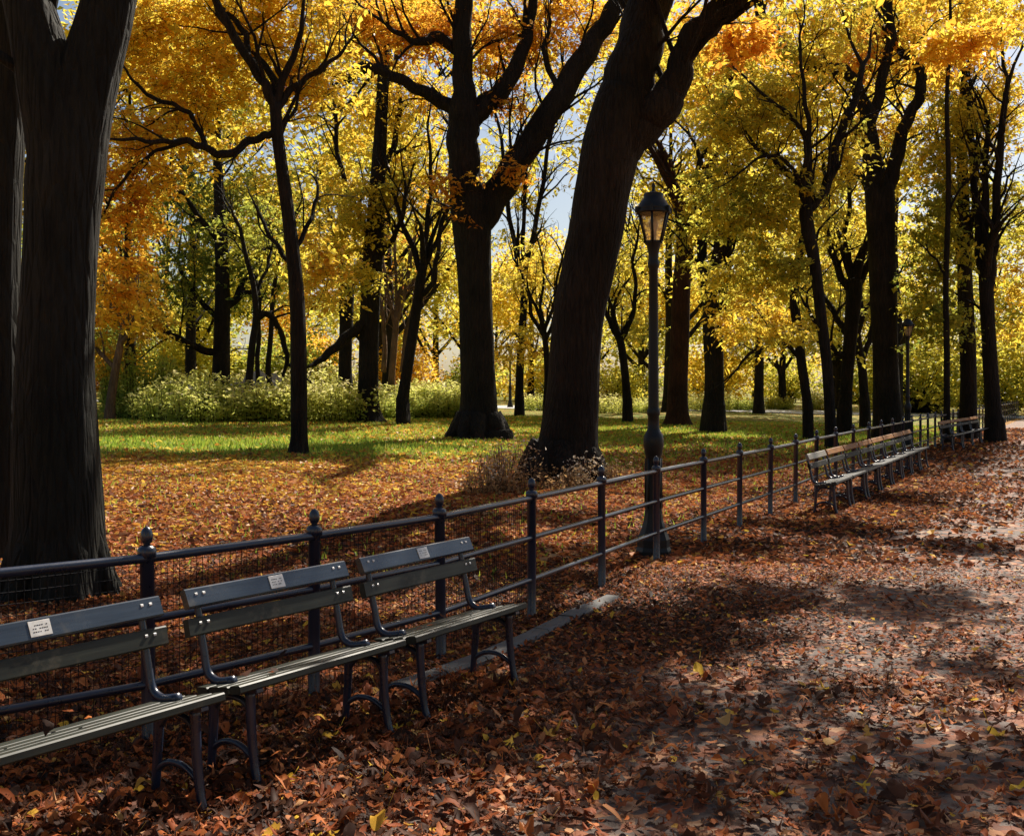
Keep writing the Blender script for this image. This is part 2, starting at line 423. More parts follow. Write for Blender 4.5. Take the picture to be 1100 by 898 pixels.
mb = MB()
offs = np.array([.36, .9, 1.8, 3, 4.5, 6, 8, 10.5])
rows = np.stack([offset_line(edge, o) for o in offs], 1)
V = np.concatenate([rows, np.full(rows.shape[:2] + (1,), .006)], -1)
V[..., 2] += .012 * (1 + ngrid(V[..., 0], V[..., 1], 0, 1.1, 4)) * np.array([0, .6, 1, 1, 1, 1, .5, 0])[None]
m_, k_ = rows.shape[:2]
i = np.arange(m_ - 1)[:, None] * k_ + np.arange(k_ - 1)[None]
mb.add(V.reshape(-1, 3), Q=np.stack([i, i + 1, i + k_ + 1, i + k_], -1).reshape(-1, 4))
tag(mb.build('path', M_PATH), 'worn brown footpath strewn with fallen leaves', 'path', kind='structure')

# pale paved drive far beyond the lawn
mb = MB()
xs = np.linspace(-40, 70, 56)
for k, (yy) in enumerate((60.0, 64.5)):
    pass
pv = np.array([[(x, y + .0018 * x * x, 0) for y in (60, 62, 64.5)] for x in xs])
pv[..., 2] = ground_z(pv[..., 0], pv[..., 1]) + .03
i = np.arange(len(xs) - 1)[:, None] * 3 + np.arange(2)[None]
mb.add(pv.reshape(-1, 3), Q=np.stack([i, i + 3, i + 4, i + 1], -1).reshape(-1, 4))
tag(mb.build('road', M_PAVE), 'pale sunlit road beyond the lawn', 'road', kind='structure')

# ------------------------------------------------------------------ kerb
mb = MB()
kl = offset_line(dens(PA[5:10], 6), .26)[2:-8]
for a, b in zip(kl[:-1:2], kl[2::2]):
    d = np.append(b - a, 0); ln = np.linalg.norm(d); d /= ln
    rot = np.stack([d, [-d[1], d[0], 0], [0, 0, 1]], 1)
    c = np.append((a + b) / 2, .005 + R.uniform(-.006, .006))
    box(mb, c, (ln - .008, .13, .13), rot, bevel=.018)
kerb = mb.build('kerb', M_STONE)
tag(kerb, 'grey stone kerb along the foot of the fence', 'kerb', kind='structure')

# ------------------------------------------------------------------ fence
fence = empty('iron_fence', (0, 0, 0), 'dark iron post and rail fence between lawn and path', 'fence')
post_prof = [(.0, -.05), (.036, -.05), (.036, .03), (.031, .04), (.031, .862), (.041, .868), (.043, .90), (.036, .912), (.024, .92)]
fin_prof = [(.017, .915), (.015, .928), (.022, .935), (.027, .95), (.028, .965), (.024, .985), (.014, 1.0), (.0, 1.006)]
proto_post = None
for k, (x, y) in enumerate(PA):
    z = float(ground_z(x, y))
    if proto_post is None:
        mb = MB(); lathe(mb, post_prof, 14); proto_post = mb.build('post', M_IRON, fence)
        mb = MB(); lathe(mb, fin_prof, 12); fin = mb.build('finial', M_IRON, proto_post)
        p = proto_post
    else:
        p = proto_post.copy(); COL.objects.link(p); p.parent = fence
        q = fin.copy(); COL.objects.link(q); q.parent = p
    p.location = (x, y, z); p.rotation_euler = (R.normal(0, .006), R.normal(0, .006), R.uniform(0, 1))
for h, rr in ((.865, .0215), (.59, .019), (.30, .019)):
    mb = MB()
    L_ = PA.copy()
    sag = .0 * np.sin(np.arange(len(L_)) * 2.1)
    tube(mb, np.column_stack([L_, h + ground_z(L_[:, 0], L_[:, 1]) + sag]), rr, 10)
    mb.build('rail', M_IRON, fence)
for k in range(1, 7):
    a, b = PA[k], PA[k + 1]
    d = b - a; ln = np.linalg.norm(d); nrm = np.array([-d[1], d[0]]) / ln * .03
    mb = MB()
    for u in np.arange(.05, ln - .04, .032):
        q = a + d * (u / ln) + nrm
        tube(mb, [(q[0], q[1], .06), (q[0] + R.normal(0, .002), q[1], .46), (q[0], q[1], .85)], .0017, 3, cap=False)
    for h in np.arange(.08, .86, .05):
        q0 = a + d * .035 + nrm; q1 = b - d * .035 + nrm
        tube(mb, [(*q0, h), (*((q0 + q1) / 2), h - .004), (*q1, h)], .0017, 3, cap=False)
    mb.build('wire_mesh', M_WIRE, fence)

# ------------------------------------------------------------------ benches
def make_bench(name, L, label, group, top_mat=M_SLAT_TOP, low_mat=M_SLAT, plaque=True, seat_mat=M_SLAT):
    """origin: floor under the front right corner of the seat; +x to the right end, +y towards the back"""
    root = empty(name, (0, 0, 0), label, 'bench', group)
    # seat slats, slightly dished
    for k, (y, z, tilt) in enumerate(((.03, .426, 11), (.101, .411, 11), (.172, .397, 10), (.243, .386, 6))):
        mb = MB(); t = radians(-tilt)
        rot = np.array([[1, 0, 0], [0, cos(t), -sin(t)], [0, sin(t), cos(t)]])
        box(mb, (-L / 2, y, z), (L - (.0 if k < 2 else .03), .062, .034), rot, bevel=.006)
        mb.build('seat_slat', seat_mat, root)
    # back slats lean backwards, catching the sky
    for k, (y, z, hh, tilt, m, l2) in enumerate(((.365, .742, .082, 25, top_mat, L - .05), (.34, .628, .075, 14, low_mat, L - .03))):
        t = radians(-tilt); rot = np.array([[1, 0, 0], [0, cos(t), -sin(t)], [0, sin(t), cos(t)]])
        mb = MB(); box(mb, (-L / 2, y, z), (l2, .034, hh), rot, bevel=.006)
        s = mb.build('back_slat', m, root)
        for x in (-L + .075, -L + .115, -.115, -.075):
            mb = MB(); c = np.array((x, y, z)) + rot @ np.array((0, -.018, .012))
            box(mb, c, (.012, .006, .012), rot, bevel=.003)
            mb.build('bolt', M_BOLT, s)
        if plaque and k == 0:
            mb = MB(); c = np.array((-L * .5 + .02, y, z)) + rot @ np.array((0, -.0185, 0))
            box(mb, c, (.085, .004, .058), rot, bevel=.001)
            pl = mb.build('plaque', M_PLAQUE, s)
            mb = MB()   # worn, unreadable lines of engraving
            for zz in (-.012, 0, .012):
                for xx in np.arange(-.027, .03, .009):
                    if R.random() < .8:
                        box(mb, np.array((-L * .5 + .02, y, z)) + rot @ np.array((xx, -.0208, zz)), (R.uniform(.004, .007), .0008, .003), rot)
            mb.build('engraving', M_WIRE, pl)
    for x in (-L + .10, -.10):
        mb = MB()
        # front leg: curves outward to its foot
        P = dens([(x, .055, .40), (x, .05, .30), (x, .04, .18), (x, .02, .07), (x, -.012, 0.0)], 4)
        tube(mb, P, np.linspace(.021, .017, len(P)), 8)
        P = dens([(x, .265, .36), (x, .272, .26), (x, .28, .14), (x, .295, 0.0)], 4)
        tube(mb, P, np.linspace(.021, .017, len(P)), 8)
        # lower stretcher with a slight arch
        P = dens([(x, .035, .13), (x, .10, .165), (x, .16, .175), (x, .22, .165), (x, .28, .13)], 4)
        tube(mb, P, .013, 8)
        P = dens([(x, .05, .31), (x, .09, .35), (x, .16, .36), (x, .22, .345), (x, .265, .30)], 4)
        tube(mb, P, .014, 8)
        box(mb, (x, -.014, .008), (.05, .07, .016), bevel=.004)
        box(mb, (x, .298, .008), (.05, .07, .016), bevel=.004)
        rt = radians(-10); box(mb, (x, .14, .383), (.034, .29, .02), np.array([[1, 0, 0], [0, cos(rt), -sin(rt)], [0, sin(rt), cos(rt)]]), bevel=.004)
        mb.build('leg_frame', M_IRON, root)
        mb = MB()   # bracket rising from the seat to the back slats
        P = dens([(x, .15, .425), (x, .25, .408), (x, .31, .44), (x, .335, .53), (x, .36, .64), (x, .39, .765)], 4)
        tube(mb, P, np.linspace(.02, .014, len(P)), 8)
        mb.build('back_bracket', M_IRON, root)
    return root
def copy_tree(o, parent=None):
    c = o.copy(); COL.objects.link(c)
    if parent is not None: c.parent = parent
    for ch in list(o.children): copy_tree(ch, c)
    return c
def place_bench(root, right):
    root.location = (right[0], right[1], float(ground_z(right[0], right[1])) + .012)
b3r = on_height(566, 650, .44); b3l = on_height(447, 687, .44)
b2r = on_height(436, 690, .44); b2l = on_height(258, 741, .44)
b1r = on_height(242, 748, .44)
def bench_between(l, r, label, Lmin=None):
    d = (r - l)[:2]; L = np.linalg.norm(d)
    b = make_bench('park_bench', L, label, 'near benches set end to end along the fence')
    b.location = (r[0], r[1], .008); b.rotation_euler = (0, 0, math.atan2(d[1], d[0])); return b
bench_between(b3l, b3r, 'dark green slatted park bench at the right end of the near row, by the kerb')
bench_between(b2l, b2r, 'dark green slatted park bench in the middle of the near row of three')
dd = (b2l - b1r)[:2] * 0 + (b2r - b2l)[:2] / np.linalg.norm((b2r - b2l)[:2])
b1l = b1r.copy(); b1l[:2] = b1r[:2] - dd * 1.15
bench_between(b1l, b1r, 'dark green slatted park bench nearest the camera, cut off by the left edge')
# far rows
def far_row(l, r, n, label, group, **kw):
    d = (r - l)[:2]; L = np.linalg.norm(d) / n
    ang = math.atan2(d[1], d[0]); u = d / np.linalg.norm(d)
    proto = make_bench('park_bench', L - .03, label, group, **kw)
    for k in range(n):
        o = proto if k == 0 else copy_tree(proto)
        q = r[:2] - u * L * k
        o.location = (q[0], q[1], .008); o.rotation_euler = (0, 0, ang)
        yield o
fl = on_height(898, 519, .44); fr = on_height(998, 480, .44)
u_ = (fr - fl); u_ /= np.linalg.norm(u_)
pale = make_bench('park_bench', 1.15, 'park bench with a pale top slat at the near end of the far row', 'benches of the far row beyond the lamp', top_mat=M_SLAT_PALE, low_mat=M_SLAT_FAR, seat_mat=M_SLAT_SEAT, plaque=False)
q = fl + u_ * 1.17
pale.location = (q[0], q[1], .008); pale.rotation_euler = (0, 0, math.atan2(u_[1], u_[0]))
for o in far_row(fl + u_ * 1.2, fr, 7, 'park bench with a sunlight-tinted top slat in the far row beyond the lamp', 'benches of the far row beyond the lamp', top_mat=M_SLAT_SUNLIT, low_mat=M_SLAT_FAR, seat_mat=M_SLAT_SEAT, plaque=False): pass
gl_ = on_height(1024, 468, .44); gr_ = on_height(1064, 459.5, .44)
for o in far_row(gl_, gr_, 4, 'farthest park bench with a sunlight-tinted back along the fence near the right edge', 'farthest benches near the right edge', top_mat=M_SLAT_SUNLIT, low_mat=M_SLAT_FAR, seat_mat=M_SLAT_SEAT, plaque=False): pass

# ------------------------------------------------------------------ lamps
def make_lamp(label):
    s = 1 / 110.5
    root = empty('street_lamp', (0, 0, 0), label, 'street lamp', 'black lamp posts along the fence')
    def r(px, y): return (px / 2 * s, (597 - y) * s)
    mb = MB()
    lathe(mb, [(0, -.05), r(38, 601), r(38, 590), r(35, 586), r(35, 578), r(31, 573), r(26, 567), r(21, 558), r(18.5, 548)], 8, smooth=False)
    mb.build('pedestal', M_LAMPIRON, root)
    mb = MB()
    lathe(mb, [r(18.5, 550), r(17, 530), r(16.5, 490), r(19, 486), r(21.5, 478), r(22, 472), r(20, 467), r(15, 463), r(12.5, 459), r(12, 447), r(14, 445), r(14, 441), r(11.5, 438)], 16)
    for k in range(8):   # fluted lower shaft
        a = k * pi / 4
        tube(mb, [(r(17.4, 0)[0] * cos(a), r(17.4, 0)[0] * sin(a), (597 - 545) * s), (r(16.2, 0)[0] * cos(a), r(16.2, 0)[0] * sin(a), (597 - 492) * s)], .011, 6)
    mb.build('lower_shaft', M_LAMPIRON, root)
    mb = MB()
    lathe(mb, [r(11.5, 440), r(10.5, 360), r(9.5, 290), r(12.5, 287), r(12.5, 283), r(10.5, 280), r(11, 274), r(13.5, 268), r(16, 263), r(18, 261.5), (0, (597 - 261.5) * s)], 16)
    mb.build('pole', M_LAMPIRON, root)
    lan = MB()
    n = 6
    for k in range(n):   # ribs of the lantern
        a = k * 2 * pi / n + .3
        tube(lan, [(r(18, 0)[0] * cos(a), r(18, 0)[0] * sin(a), (597 - 262) * s), (r(34.5, 0)[0] * cos(a), r(34.5, 0)[0] * sin(a), (597 - 230) * s)], .012, 6)
    lathe(lan, [r(19, 262), r(19.5, 260), r(17, 260)], n * 3)
    lathe(lan, [r(33, 231), r(37, 231), r(37, 228), r(33, 226)], n * 3)
    for k in range(n):
        a = k * 2 * pi / n + .3
        box(lan, (r(38, 0)[0] * cos(a), r(38, 0)[0] * sin(a), (597 - 227) * s), (.035, .03, .06), np.array([[cos(a), -sin(a), 0], [sin(a), cos(a), 0], [0, 0, 1]]), bevel=.006)
    L_ = lan.build('lantern_frame', M_LAMPIRON, root)
    mb = MB()
    for k in range(n):
        a0 = k * 2 * pi / n + .3; a1 = a0 + 2 * pi / n
        q = [(r(17.5, 0)[0] * cos(a0), r(17.5, 0)[0] * sin(a0), (597 - 261) * s), (r(17.5, 0)[0] * cos(a1), r(17.5, 0)[0] * sin(a1), (597 - 261) * s),
             (r(33.5, 0)[0] * cos(a1), r(33.5, 0)[0] * sin(a1), (597 - 230) * s), (r(33.5, 0)[0] * cos(a0), r(33.5, 0)[0] * sin(a0), (597 - 230) * s)]
        mb.add(q, Q=[(0, 1, 2, 3)], smooth=False)
    mb.build('lantern_glass', M_GLASS, root)
    mb = MB()   # the lamp inside
    lathe(mb, [(0, (597 - 261) * s), (.03, (597 - 260) * s), (.03, (597 - 250) * s), (.045, (597 - 243) * s), (.03, (597 - 236) * s), (0, (597 - 234) * s)], 10)
    mb.build('bulb', M_BOLT, root)
    mb = MB()
    lathe(mb, [(0, (597 - 229) * s), r(36, 229), r(34, 224), r(28, 218), r(22, 214.5), r(21, 212), r(21.5, 210), r(19, 209), r(9, 208), r(4, 206.5), r(3, 203), r(4.5, 201.5), r(3, 199), (0, (597 - 197.5) * s)], 18)
    mb.build('lantern_cap', M_LAMPIRON, root)
    return root
lamp = make_lamp('tall black iron lamp post standing behind the fence right of the great leaning tree')
p = on_ground(702, 598); lamp.location = p
def far_lamp(px, top, Z, label):
    o = copy_tree(lamp); x = (px - CX) / F * Z
    o.location = (x, Z, float(ground_z(x, Z))); o['label'] = label; return o
far_lamp(975, 320, 30.5, 'smaller black lamp post farther off between the right hand trees')
far_lamp(548, 410, 62, 'tiny distant lamp post beyond the lawn, right of the forked tree')

# ------------------------------------------------------------------ leaves and trees
def leaves(mb, C, size, tone, mat=0, droop=.35, flat=.55, axis=None, width=.55):
    """C: centres; one folded leaf (two triangles) at each"""
    n = len(C)
    if n == 0: return
    a = R.uniform(0, 2 * pi, n)
    ax = np.stack([np.cos(a), np.sin(a), R.normal(-droop, .45, n)], -1)
    if axis is not None: ax = ax * .6 + axis
    ax /= np.linalg.norm(ax, axis=1)[:, None]
    up = np.stack([R.normal(0, flat, n), R.normal(0, flat, n), np.ones(n)], -1)
    sd = np.cross(ax, up); sd /= np.linalg.norm(sd, axis=1)[:, None] + 1e-9
    nr = np.cross(sd, ax)
    s = size * np.clip(R.lognormal(0, .32, n), .45, 1.9)[:, None]
    w = s * width * R.uniform(.75, 1.2, n)[:, None]
    b = C - ax * s * .5; t = C + ax * s * .5 - np.array([0, 0, 1]) * s * .08
    mid = C - ax * s * .05
    l = mid + sd * w * .5 + nr * w * .18; r = mid - sd * w * .5 + nr * w * .18
    V = np.stack([b, l, t, r], 1).reshape(-1, 3)
    k = np.arange(n) * 4
    T = np.concatenate([np.stack([k, k + 2, k + 1], -1), np.stack([k, k + 3, k + 2], -1)])
    tn = np.clip(tone, 0, 1)
    mb.add(V, T=T, aT=np.concatenate([tn, tn]), mat=mat, smooth=False)

def in_ball(n):
    v = R.normal(size=(n, 3)); v /= np.linalg.norm(v, axis=1)[:, None]
    return v * (R.uniform(0, 1, n) ** (1 / 2.4))[:, None]

TREE_GROUP = 'trees of the park lawn'
LEAF_SIZE = .125
def grow(mb, P, r, out, depth=0, up=.35, dens_=1.0, lo=.2):
    """side branches with smaller ones on them; appends (points, radii) to out"""
    seg = np.linalg.norm(np.diff(P, axis=0), axis=1); ln = seg.sum()
    n = max(2, int(ln / (.62 if depth == 0 else .4) * dens_)); n = min(n, 16 if depth == 0 else 5)
    t, u, w = frames(P)
    us = np.append(R.uniform(lo, .97, n), [.995, .985])
    for q in us:
        j = min(len(P) - 1, int(q * (len(P) - 1) + .5)); tip = q > .98
        a = R.uniform(0, 2 * pi); sp = R.uniform(.15, .5) if tip else R.uniform(.6, 1.3)
        d = t[j] + sp * (cos(a) * u[j] + sin(a) * w[j]) + np.array([0, 0, up * R.uniform(0, 1)]); d /= np.linalg.norm(d)
        L = np.clip(r[j] * R.uniform(22, 40), .5, 2.8) if depth == 0 else np.clip(r[j] * R.uniform(22, 40), .3, 1.1)
        if tip: L *= 1.1
        r0 = r[j] * (.85 if tip else R.uniform(.35, .6)); r0 = min(r0, .05 if not tip else 1)
        m = 7; Q = [P[j]]
        for k in range(m - 1):
            d = d + R.normal(0, .2, 3) + np.array([0, 0, .05]); d /= np.linalg.norm(d); Q.append(Q[-1] + d * L / (m - 1))
        Q = np.array(Q); rr = np.linspace(r0, .0045, m)
        tube(mb, Q, rr, 6 if r0 > .02 else 4, cap=False)
        out.append((Q[2:], rr[2:]))
        if depth < 1 and r0 > .008: grow(mb, Q, rr, out, depth + 1, up)

def tree(name, label, base, trunk, limbs, clumps, bark=M_BARK, per=46, twig=.02, Z=None, leaf=LEAF_SIZE, spread=.46, dd_trunk=0.0, lobe=.5, group=TREE_GROUP, gnarl=1.0):
    """base (px,py); trunk [(px,py,width px)...] from the ground up; limbs [(depth change, [(px,py,w)...])];
       clumps [(px,py,rx,ry, depth, depth radius, clusters, tone)] of foliage"""
    B = on_ground(*base) if Z is None else None
    if Z is None: Z = B[1]
    else:
        x = (base[0] - CX) / F * Z; B = np.array([x, Z, float(ground_z(x, Z))])
    root = empty(name, B, label, 'tree', group)
    pm = F / Z
    seed = int(R.integers(1, 1000))
    nodes = []
    def pts(L, z0, z1):
        P = np.array([at_depth(px, py, Z + z0 + (z1 - z0) * (k / max(1, len(L) - 1))) for k, (px, py, w) in enumerate(L)])
        r = np.array([w / 2 / pm for (_, _, w) in L])
        q = dens(np.column_stack([P, r]), 5)
        return q[:, :3], np.clip(q[:, 3], .008, None)
    tr = [(trunk[0][0], trunk[0][1], trunk[0][2])] + list(trunk[1:])
    P, r = pts(tr, 0, dd_trunk)
    P[0, 2] = min(P[0, 2], B[2])
    P = np.vstack([P[:1] - [0, 0, .35], P]); r = np.concatenate([[r[0] * 1.12], r])
    hgt = np.clip((P[:, 2] - B[2]) / 1.0, 0, 1)
    big = r.max() * pm
    mb = MB(); tube(mb, P, r, 32 if big > 14 else 14, rough=.055, seed=seed, lobes=lobe * .6 * (1 - hgt) ** 2)
    extra = []
    if 30 < big < 100:
        for k in range(9):
            a = k * 2 * pi / 9 + R.uniform(-.25, .25); q0 = r[2] * .75; dv = np.array([cos(a), sin(a), 0]); sv = np.array([-sin(a), cos(a), 0]) * R.normal(0, .3)
            L_ = r[1] * R.uniform(.25, .55)
            RP = [B + dv * q0 * .6 + [0, 0, .55], B + dv * q0 * .95 + [0, 0, .30], B + dv * (q0 + L_ * .35) + sv * .3 * L_ + [0, 0, .12], B + dv * (q0 + L_ * .7) + sv * .7 * L_ + [0, 0, .03], B + dv * (q0 + L_) + sv * L_ + [0, 0, -.06]]
            RP = dens(RP, 3); tube(mb, RP, np.linspace(.17, .05, len(RP)) * r[2] / .45, 8, rough=.08, seed=k)
    if big < 50: grow(mb, P[len(P) // 2:], r[len(P) // 2:], extra, dens_=.35, lo=.35)
    mb.build('trunk', bark, root, origin=B)
    k0 = len(P) // 2
    nodes += list(zip(P[k0:], r[k0:]))
    for dd, L in limbs:
        P, r = pts(L, dd_trunk * .8, dd_trunk * .8 + dd)
        kk = np.arange(len(P)); env = np.clip(kk / 4, 0, 1)[:, None]
        P = P + gnarl * env * np.minimum(r * .5, .024 + .02 * r)[:, None] * np.stack([np.sin(kk * 1.1 + seed), np.sin(kk * .8 + 2 * seed), np.sin(kk * 1.3 + 3 * seed)], -1)
        mb = MB()
        if dd != -1.53: grow(mb, P, r, extra)
        tube(mb, P, r, 16 if r.max() * pm > 7 else 9, rough=.06, seed=seed + len(nodes))
        mb.build('limb', bark, root, origin=B)
        nodes += list(zip(P[3:], r[3:]))
    for (Q, q) in extra: nodes += list(zip(Q, q))
    cr = MB()
    NP = np.array([n[0] for n in nodes]); NR = np.array([n[1] for n in nodes])
    Cs = []; Ts = []
    for (px, py, rx, ry, dz, rz, n, tone) in clumps:
        rz *= .8; dz = dz + (.75 * rz + .3 if py > 0 else 0)
        c = at_depth(px, py, Z + dz); pz = F / (Z + dz); n = int(n * 1.3)
        q = in_ball(n) * np.array([rx / pz, rz, ry / pz]) + c
        Cs.append(q); Ts.append(np.full(n, tone) + R.normal(0, .035, n))
    if Cs:
        Cs = np.concatenate(Cs); Ts = np.concatenate(Ts)
        ok = Cs[:, 2] > B[2] + .4
        Cs, Ts = Cs[ok], Ts[ok]
        d0 = np.array([np.min(np.linalg.norm(NP - c, axis=1)) for c in Cs])
        for k in np.argsort(d0):
            c = Cs[k]
            dv = np.linalg.norm(NP - c, axis=1) + np.where(NP[:, 2] > c[2] + 1.0, .6, 0)
            j = int(np.argmin(dv)); a = NP[j]; ln = np.linalg.norm(c - a)
            if ln < .15: continue
            u = np.linspace(0, 1, 6)[:, None]
            bow = np.array([R.normal(0, .08), R.normal(0, .08), R.uniform(.02, .16)]) * ln
            Q = a + (c - a) * u + bow * np.sin(pi * u) + R.normal(0, .025, (6, 3)) * min(ln, 2) * np.sin(pi * u)
            r0 = min(NR[j] * .6, twig * (.5 + .35 * ln)); rr = np.linspace(max(r0, .006), .005, 6)
            tube(cr, Q, rr, 4 if rr[0] * pm < 1.5 else 6, mat=1, cap=False)
            NP = np.vstack([NP, Q[1:]]); NR = np.concatenate([NR, rr[1:]])
        n = len(Cs)
        cnt = R.poisson(per * .92, n)
        idx = np.repeat(np.arange(n), cnt)
        m = len(idx)
        # each cluster is a fan of fine shoots; the leaves sit along the shoots
        K = 6
        a = R.uniform(0, 2 * pi, (n, K)); ln = spread * R.uniform(.6, 1.9, (n, K))
        D = np.stack([np.cos(a), np.sin(a), R.normal(-.12, .32, (n, K))], -1) * ln[..., None]
        for k in range(K):
            E = Cs + D[:, k]; Mi = Cs + D[:, k] * .55 + np.array([0, 0, .05])
            wv = np.cross(D[:, k], [0, 0, 1.0]); wv /= np.linalg.norm(wv, axis=1)[:, None] + 1e-9
            wv *= .0035
            V = np.stack([Cs + wv, Cs - wv, Cs + [0, 0, .006], Mi + wv * .8, Mi - wv * .8, Mi + [0, 0, .005], E], 1)
            T0 = np.array([(3, 4, 6), (4, 5, 6), (5, 3, 6)]); Q0 = np.array([(0, 1, 4, 3), (1, 2, 5, 4), (2, 0, 3, 5)])
            b_ = (np.arange(n) * 7)[:, None, None]
            cr.add(V.reshape(-1, 3), T=(b_ + T0).reshape(-1, 3), Q=(b_ + Q0).reshape(-1, 4), mat=1)
        kk = R.integers(0, K, m); uu = R.uniform(.1, 1.08, m)
        Dm = D[idx, kk]
        off = Dm * uu[:, None] + np.array([0, 0, .05]) * np.sin(pi * np.clip(uu, 0, 1))[:, None] + R.normal(size=(m, 3)) * np.array([.07, .07, .05])
        dirn = Dm / (np.linalg.norm(Dm, axis=1)[:, None] + 1e-9)
        tb = R.normal(0, .05, n)
        leaves(cr, Cs[idx] + off, leaf, Ts[idx] + tb[idx] + R.normal(0, .045, m), axis=dirn * .5)
        cr.build('crown', [M_LEAF, bark], root, origin=B, attr='tone')
    return root

G, YG, Y, GO, O, RU = .16, .42, .54, .64, .75, .88
# great trunk on the left
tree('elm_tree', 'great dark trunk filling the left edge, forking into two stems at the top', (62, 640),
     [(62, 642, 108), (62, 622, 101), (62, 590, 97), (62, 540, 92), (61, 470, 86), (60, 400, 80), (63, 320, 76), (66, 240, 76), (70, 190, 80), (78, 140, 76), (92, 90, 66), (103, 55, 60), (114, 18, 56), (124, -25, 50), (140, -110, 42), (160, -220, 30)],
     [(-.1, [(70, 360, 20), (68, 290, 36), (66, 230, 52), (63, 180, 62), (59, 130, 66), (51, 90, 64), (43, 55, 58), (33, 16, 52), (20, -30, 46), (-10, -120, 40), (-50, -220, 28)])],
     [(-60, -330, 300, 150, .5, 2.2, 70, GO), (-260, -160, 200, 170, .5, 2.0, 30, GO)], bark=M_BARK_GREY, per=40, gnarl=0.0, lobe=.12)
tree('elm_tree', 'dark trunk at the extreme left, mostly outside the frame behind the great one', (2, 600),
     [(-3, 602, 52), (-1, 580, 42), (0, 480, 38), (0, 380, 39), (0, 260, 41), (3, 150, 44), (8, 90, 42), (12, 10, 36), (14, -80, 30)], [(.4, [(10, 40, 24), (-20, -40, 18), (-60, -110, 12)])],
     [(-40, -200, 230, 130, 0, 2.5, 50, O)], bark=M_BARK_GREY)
# thin orange maple
tree('maple_tree', 'slender crooked stem with golden orange leaves, right of the great left trunk', (320, 488),
     [(320, 489, 26), (320, 482, 20), (321, 460, 18), (321, 400, 17.5), (319, 320, 16), (312, 250, 14.5), (304, 190, 13.5), (298, 145, 13), (296, 112, 12.5)],
     [(-.6, [(296, 120, 11), (288, 98, 10), (276, 78, 10), (258, 50, 9.5), (240, 18, 8.5), (222, -30, 7)]),
      (.5, [(264, 62, 8), (266, 44, 7), (256, 26, 6), (238, 8, 5), (225, -20, 4)]),
      (.6, [(297, 118, 9), (312, 98, 8), (330, 84, 6.5), (352, 70, 5), (372, 50, 3.5)]),
      (-1.2, [(299, 140, 8), (286, 146, 8), (268, 152, 8.5), (242, 167, 9), (222, 160, 8), (200, 152, 7), (175, 153, 5.5), (145, 150, 4), (115, 150, 2.5)]),
      (-.8, [(222, 160, 6), (208, 128, 5.5), (190, 114, 5), (165, 106, 4.5), (148, 92, 3.5), (132, 72, 2.5)]),
      (-.6, [(200, 152, 5), (170, 162, 4), (146, 178, 3.5), (124, 205, 3), (108, 235, 2)]),
      (.8, [(317, 290, 6), (302, 270, 5), (288, 250, 4.5), (278, 228, 3.5)]),
      (.8, [(316, 270, 6), (330, 245, 5), (338, 222, 4), (342, 200, 3)])],
     [(200, 60, 105, 62, 0, 1.5, 110, .63), (150, 25, 40, 30, .4, 1.0, 26, .62), (290, 40, 70, 50, .5, 1.3, 56, .62), (160, 160, 62, 60, -.5, 1.1, 54, .68), (130, 240, 36, 60, -.6, 1.0, 34, .76),
      (120, 310, 32, 50, 0, .9, 26, .76), (230, 130, 60, 40, 0.5, 1.2, 26, .62), (340, 90, 40, 45, .6, 1.0, 30, .66), (250, 0, 140, 30, 1.0, 1.4, 56, .62), (250, -70, 150, 60, 0, 2.0, 30, .68), (340, 290, 22, 60, 1, .7, 18, .70)], per=44)
# green leaved tree mid left
tree('oak_tree', 'dark tree with green leaves and a long low left limb, standing in the meadow shrubs', (236, 446),
     [(236, 447, 32), (236, 440, 24), (237, 420, 20), (238, 380, 18), (239, 320, 16), (238, 270, 14), (236, 220, 12), (234, 180, 10), (233, 130, 8), (236, 90, 6)],
     [(-2, [(238, 380, 9), (218, 376, 8), (198, 367, 7.5), (176, 357, 7), (142, 349, 5), (118, 345, 3.5)]),
      (1, [(237, 345, 7), (218, 326, 6), (202, 305, 5), (190, 280, 4)]),
      (-1.5, [(236, 260, 7), (216, 236, 6), (200, 214, 5), (180, 190, 4)]),
      (1.5, [(240, 332, 9), (256, 318, 9), (266, 296, 8.5), (280, 275, 6), (298, 258, 4.5), (312, 236, 3)]),
      (1.0, [(258, 316, 6), (275, 312, 5), (290, 300, 4), (300, 285, 3)])],
     [(215, 230, 60, 60, 0, 1.8, 66, .27), (250, 290, 55, 50, 0, 1.6, 40, .24), (190, 300, 50, 36, -1, 1.6, 38, .28), (285, 230, 40, 60, .5, 2, 30, .34), (170, 345, 50, 18, -1.5, 1.5, 14, .36), (240, 130, 90, 60, 0, 3, 50, .45), (230, 60, 100, 50, 0, 2.5, 26, .6)],
     per=46, leaf=.15, spread=.6)
tree('ash_tree', 'thin dark stem with an arching broken limb behind the shrubs, left of the slender tree', (267, 418),
     [(267, 420, 10), (268, 405, 8), (271, 370, 7.5), (275, 340, 7), (272, 305, 6), (264, 275, 5), (258, 245, 4)],
     [(.8, [(275, 342, 7), (288, 338, 7), (298, 350, 6.5), (306, 372, 6), (309, 390, 5)]), (1, [(273, 320, 4), (284, 295, 3.5), (292, 270, 3)])],
     [(275, 250, 40, 40, 0, 2.2, 26, .36), (300, 290, 26, 40, 1, 2, 14, .42)], Z=38, leaf=.16, spread=.6)
tree('ash_tree', 'pair-like thin dark stem just right of the arching limb, half hidden by shrubs', (291, 412),
     [(290, 416, 7), (288, 395, 6), (291, 360, 5.5), (293, 320, 5), (299, 280, 4)], [(.5, [(277, 410, 5), (277, 370, 5), (279, 330, 4), (276, 300, 3)])],
     [(296, 300, 26, 30, 0, 2, 12, .4)], Z=41, leaf=.17, spread=.6)
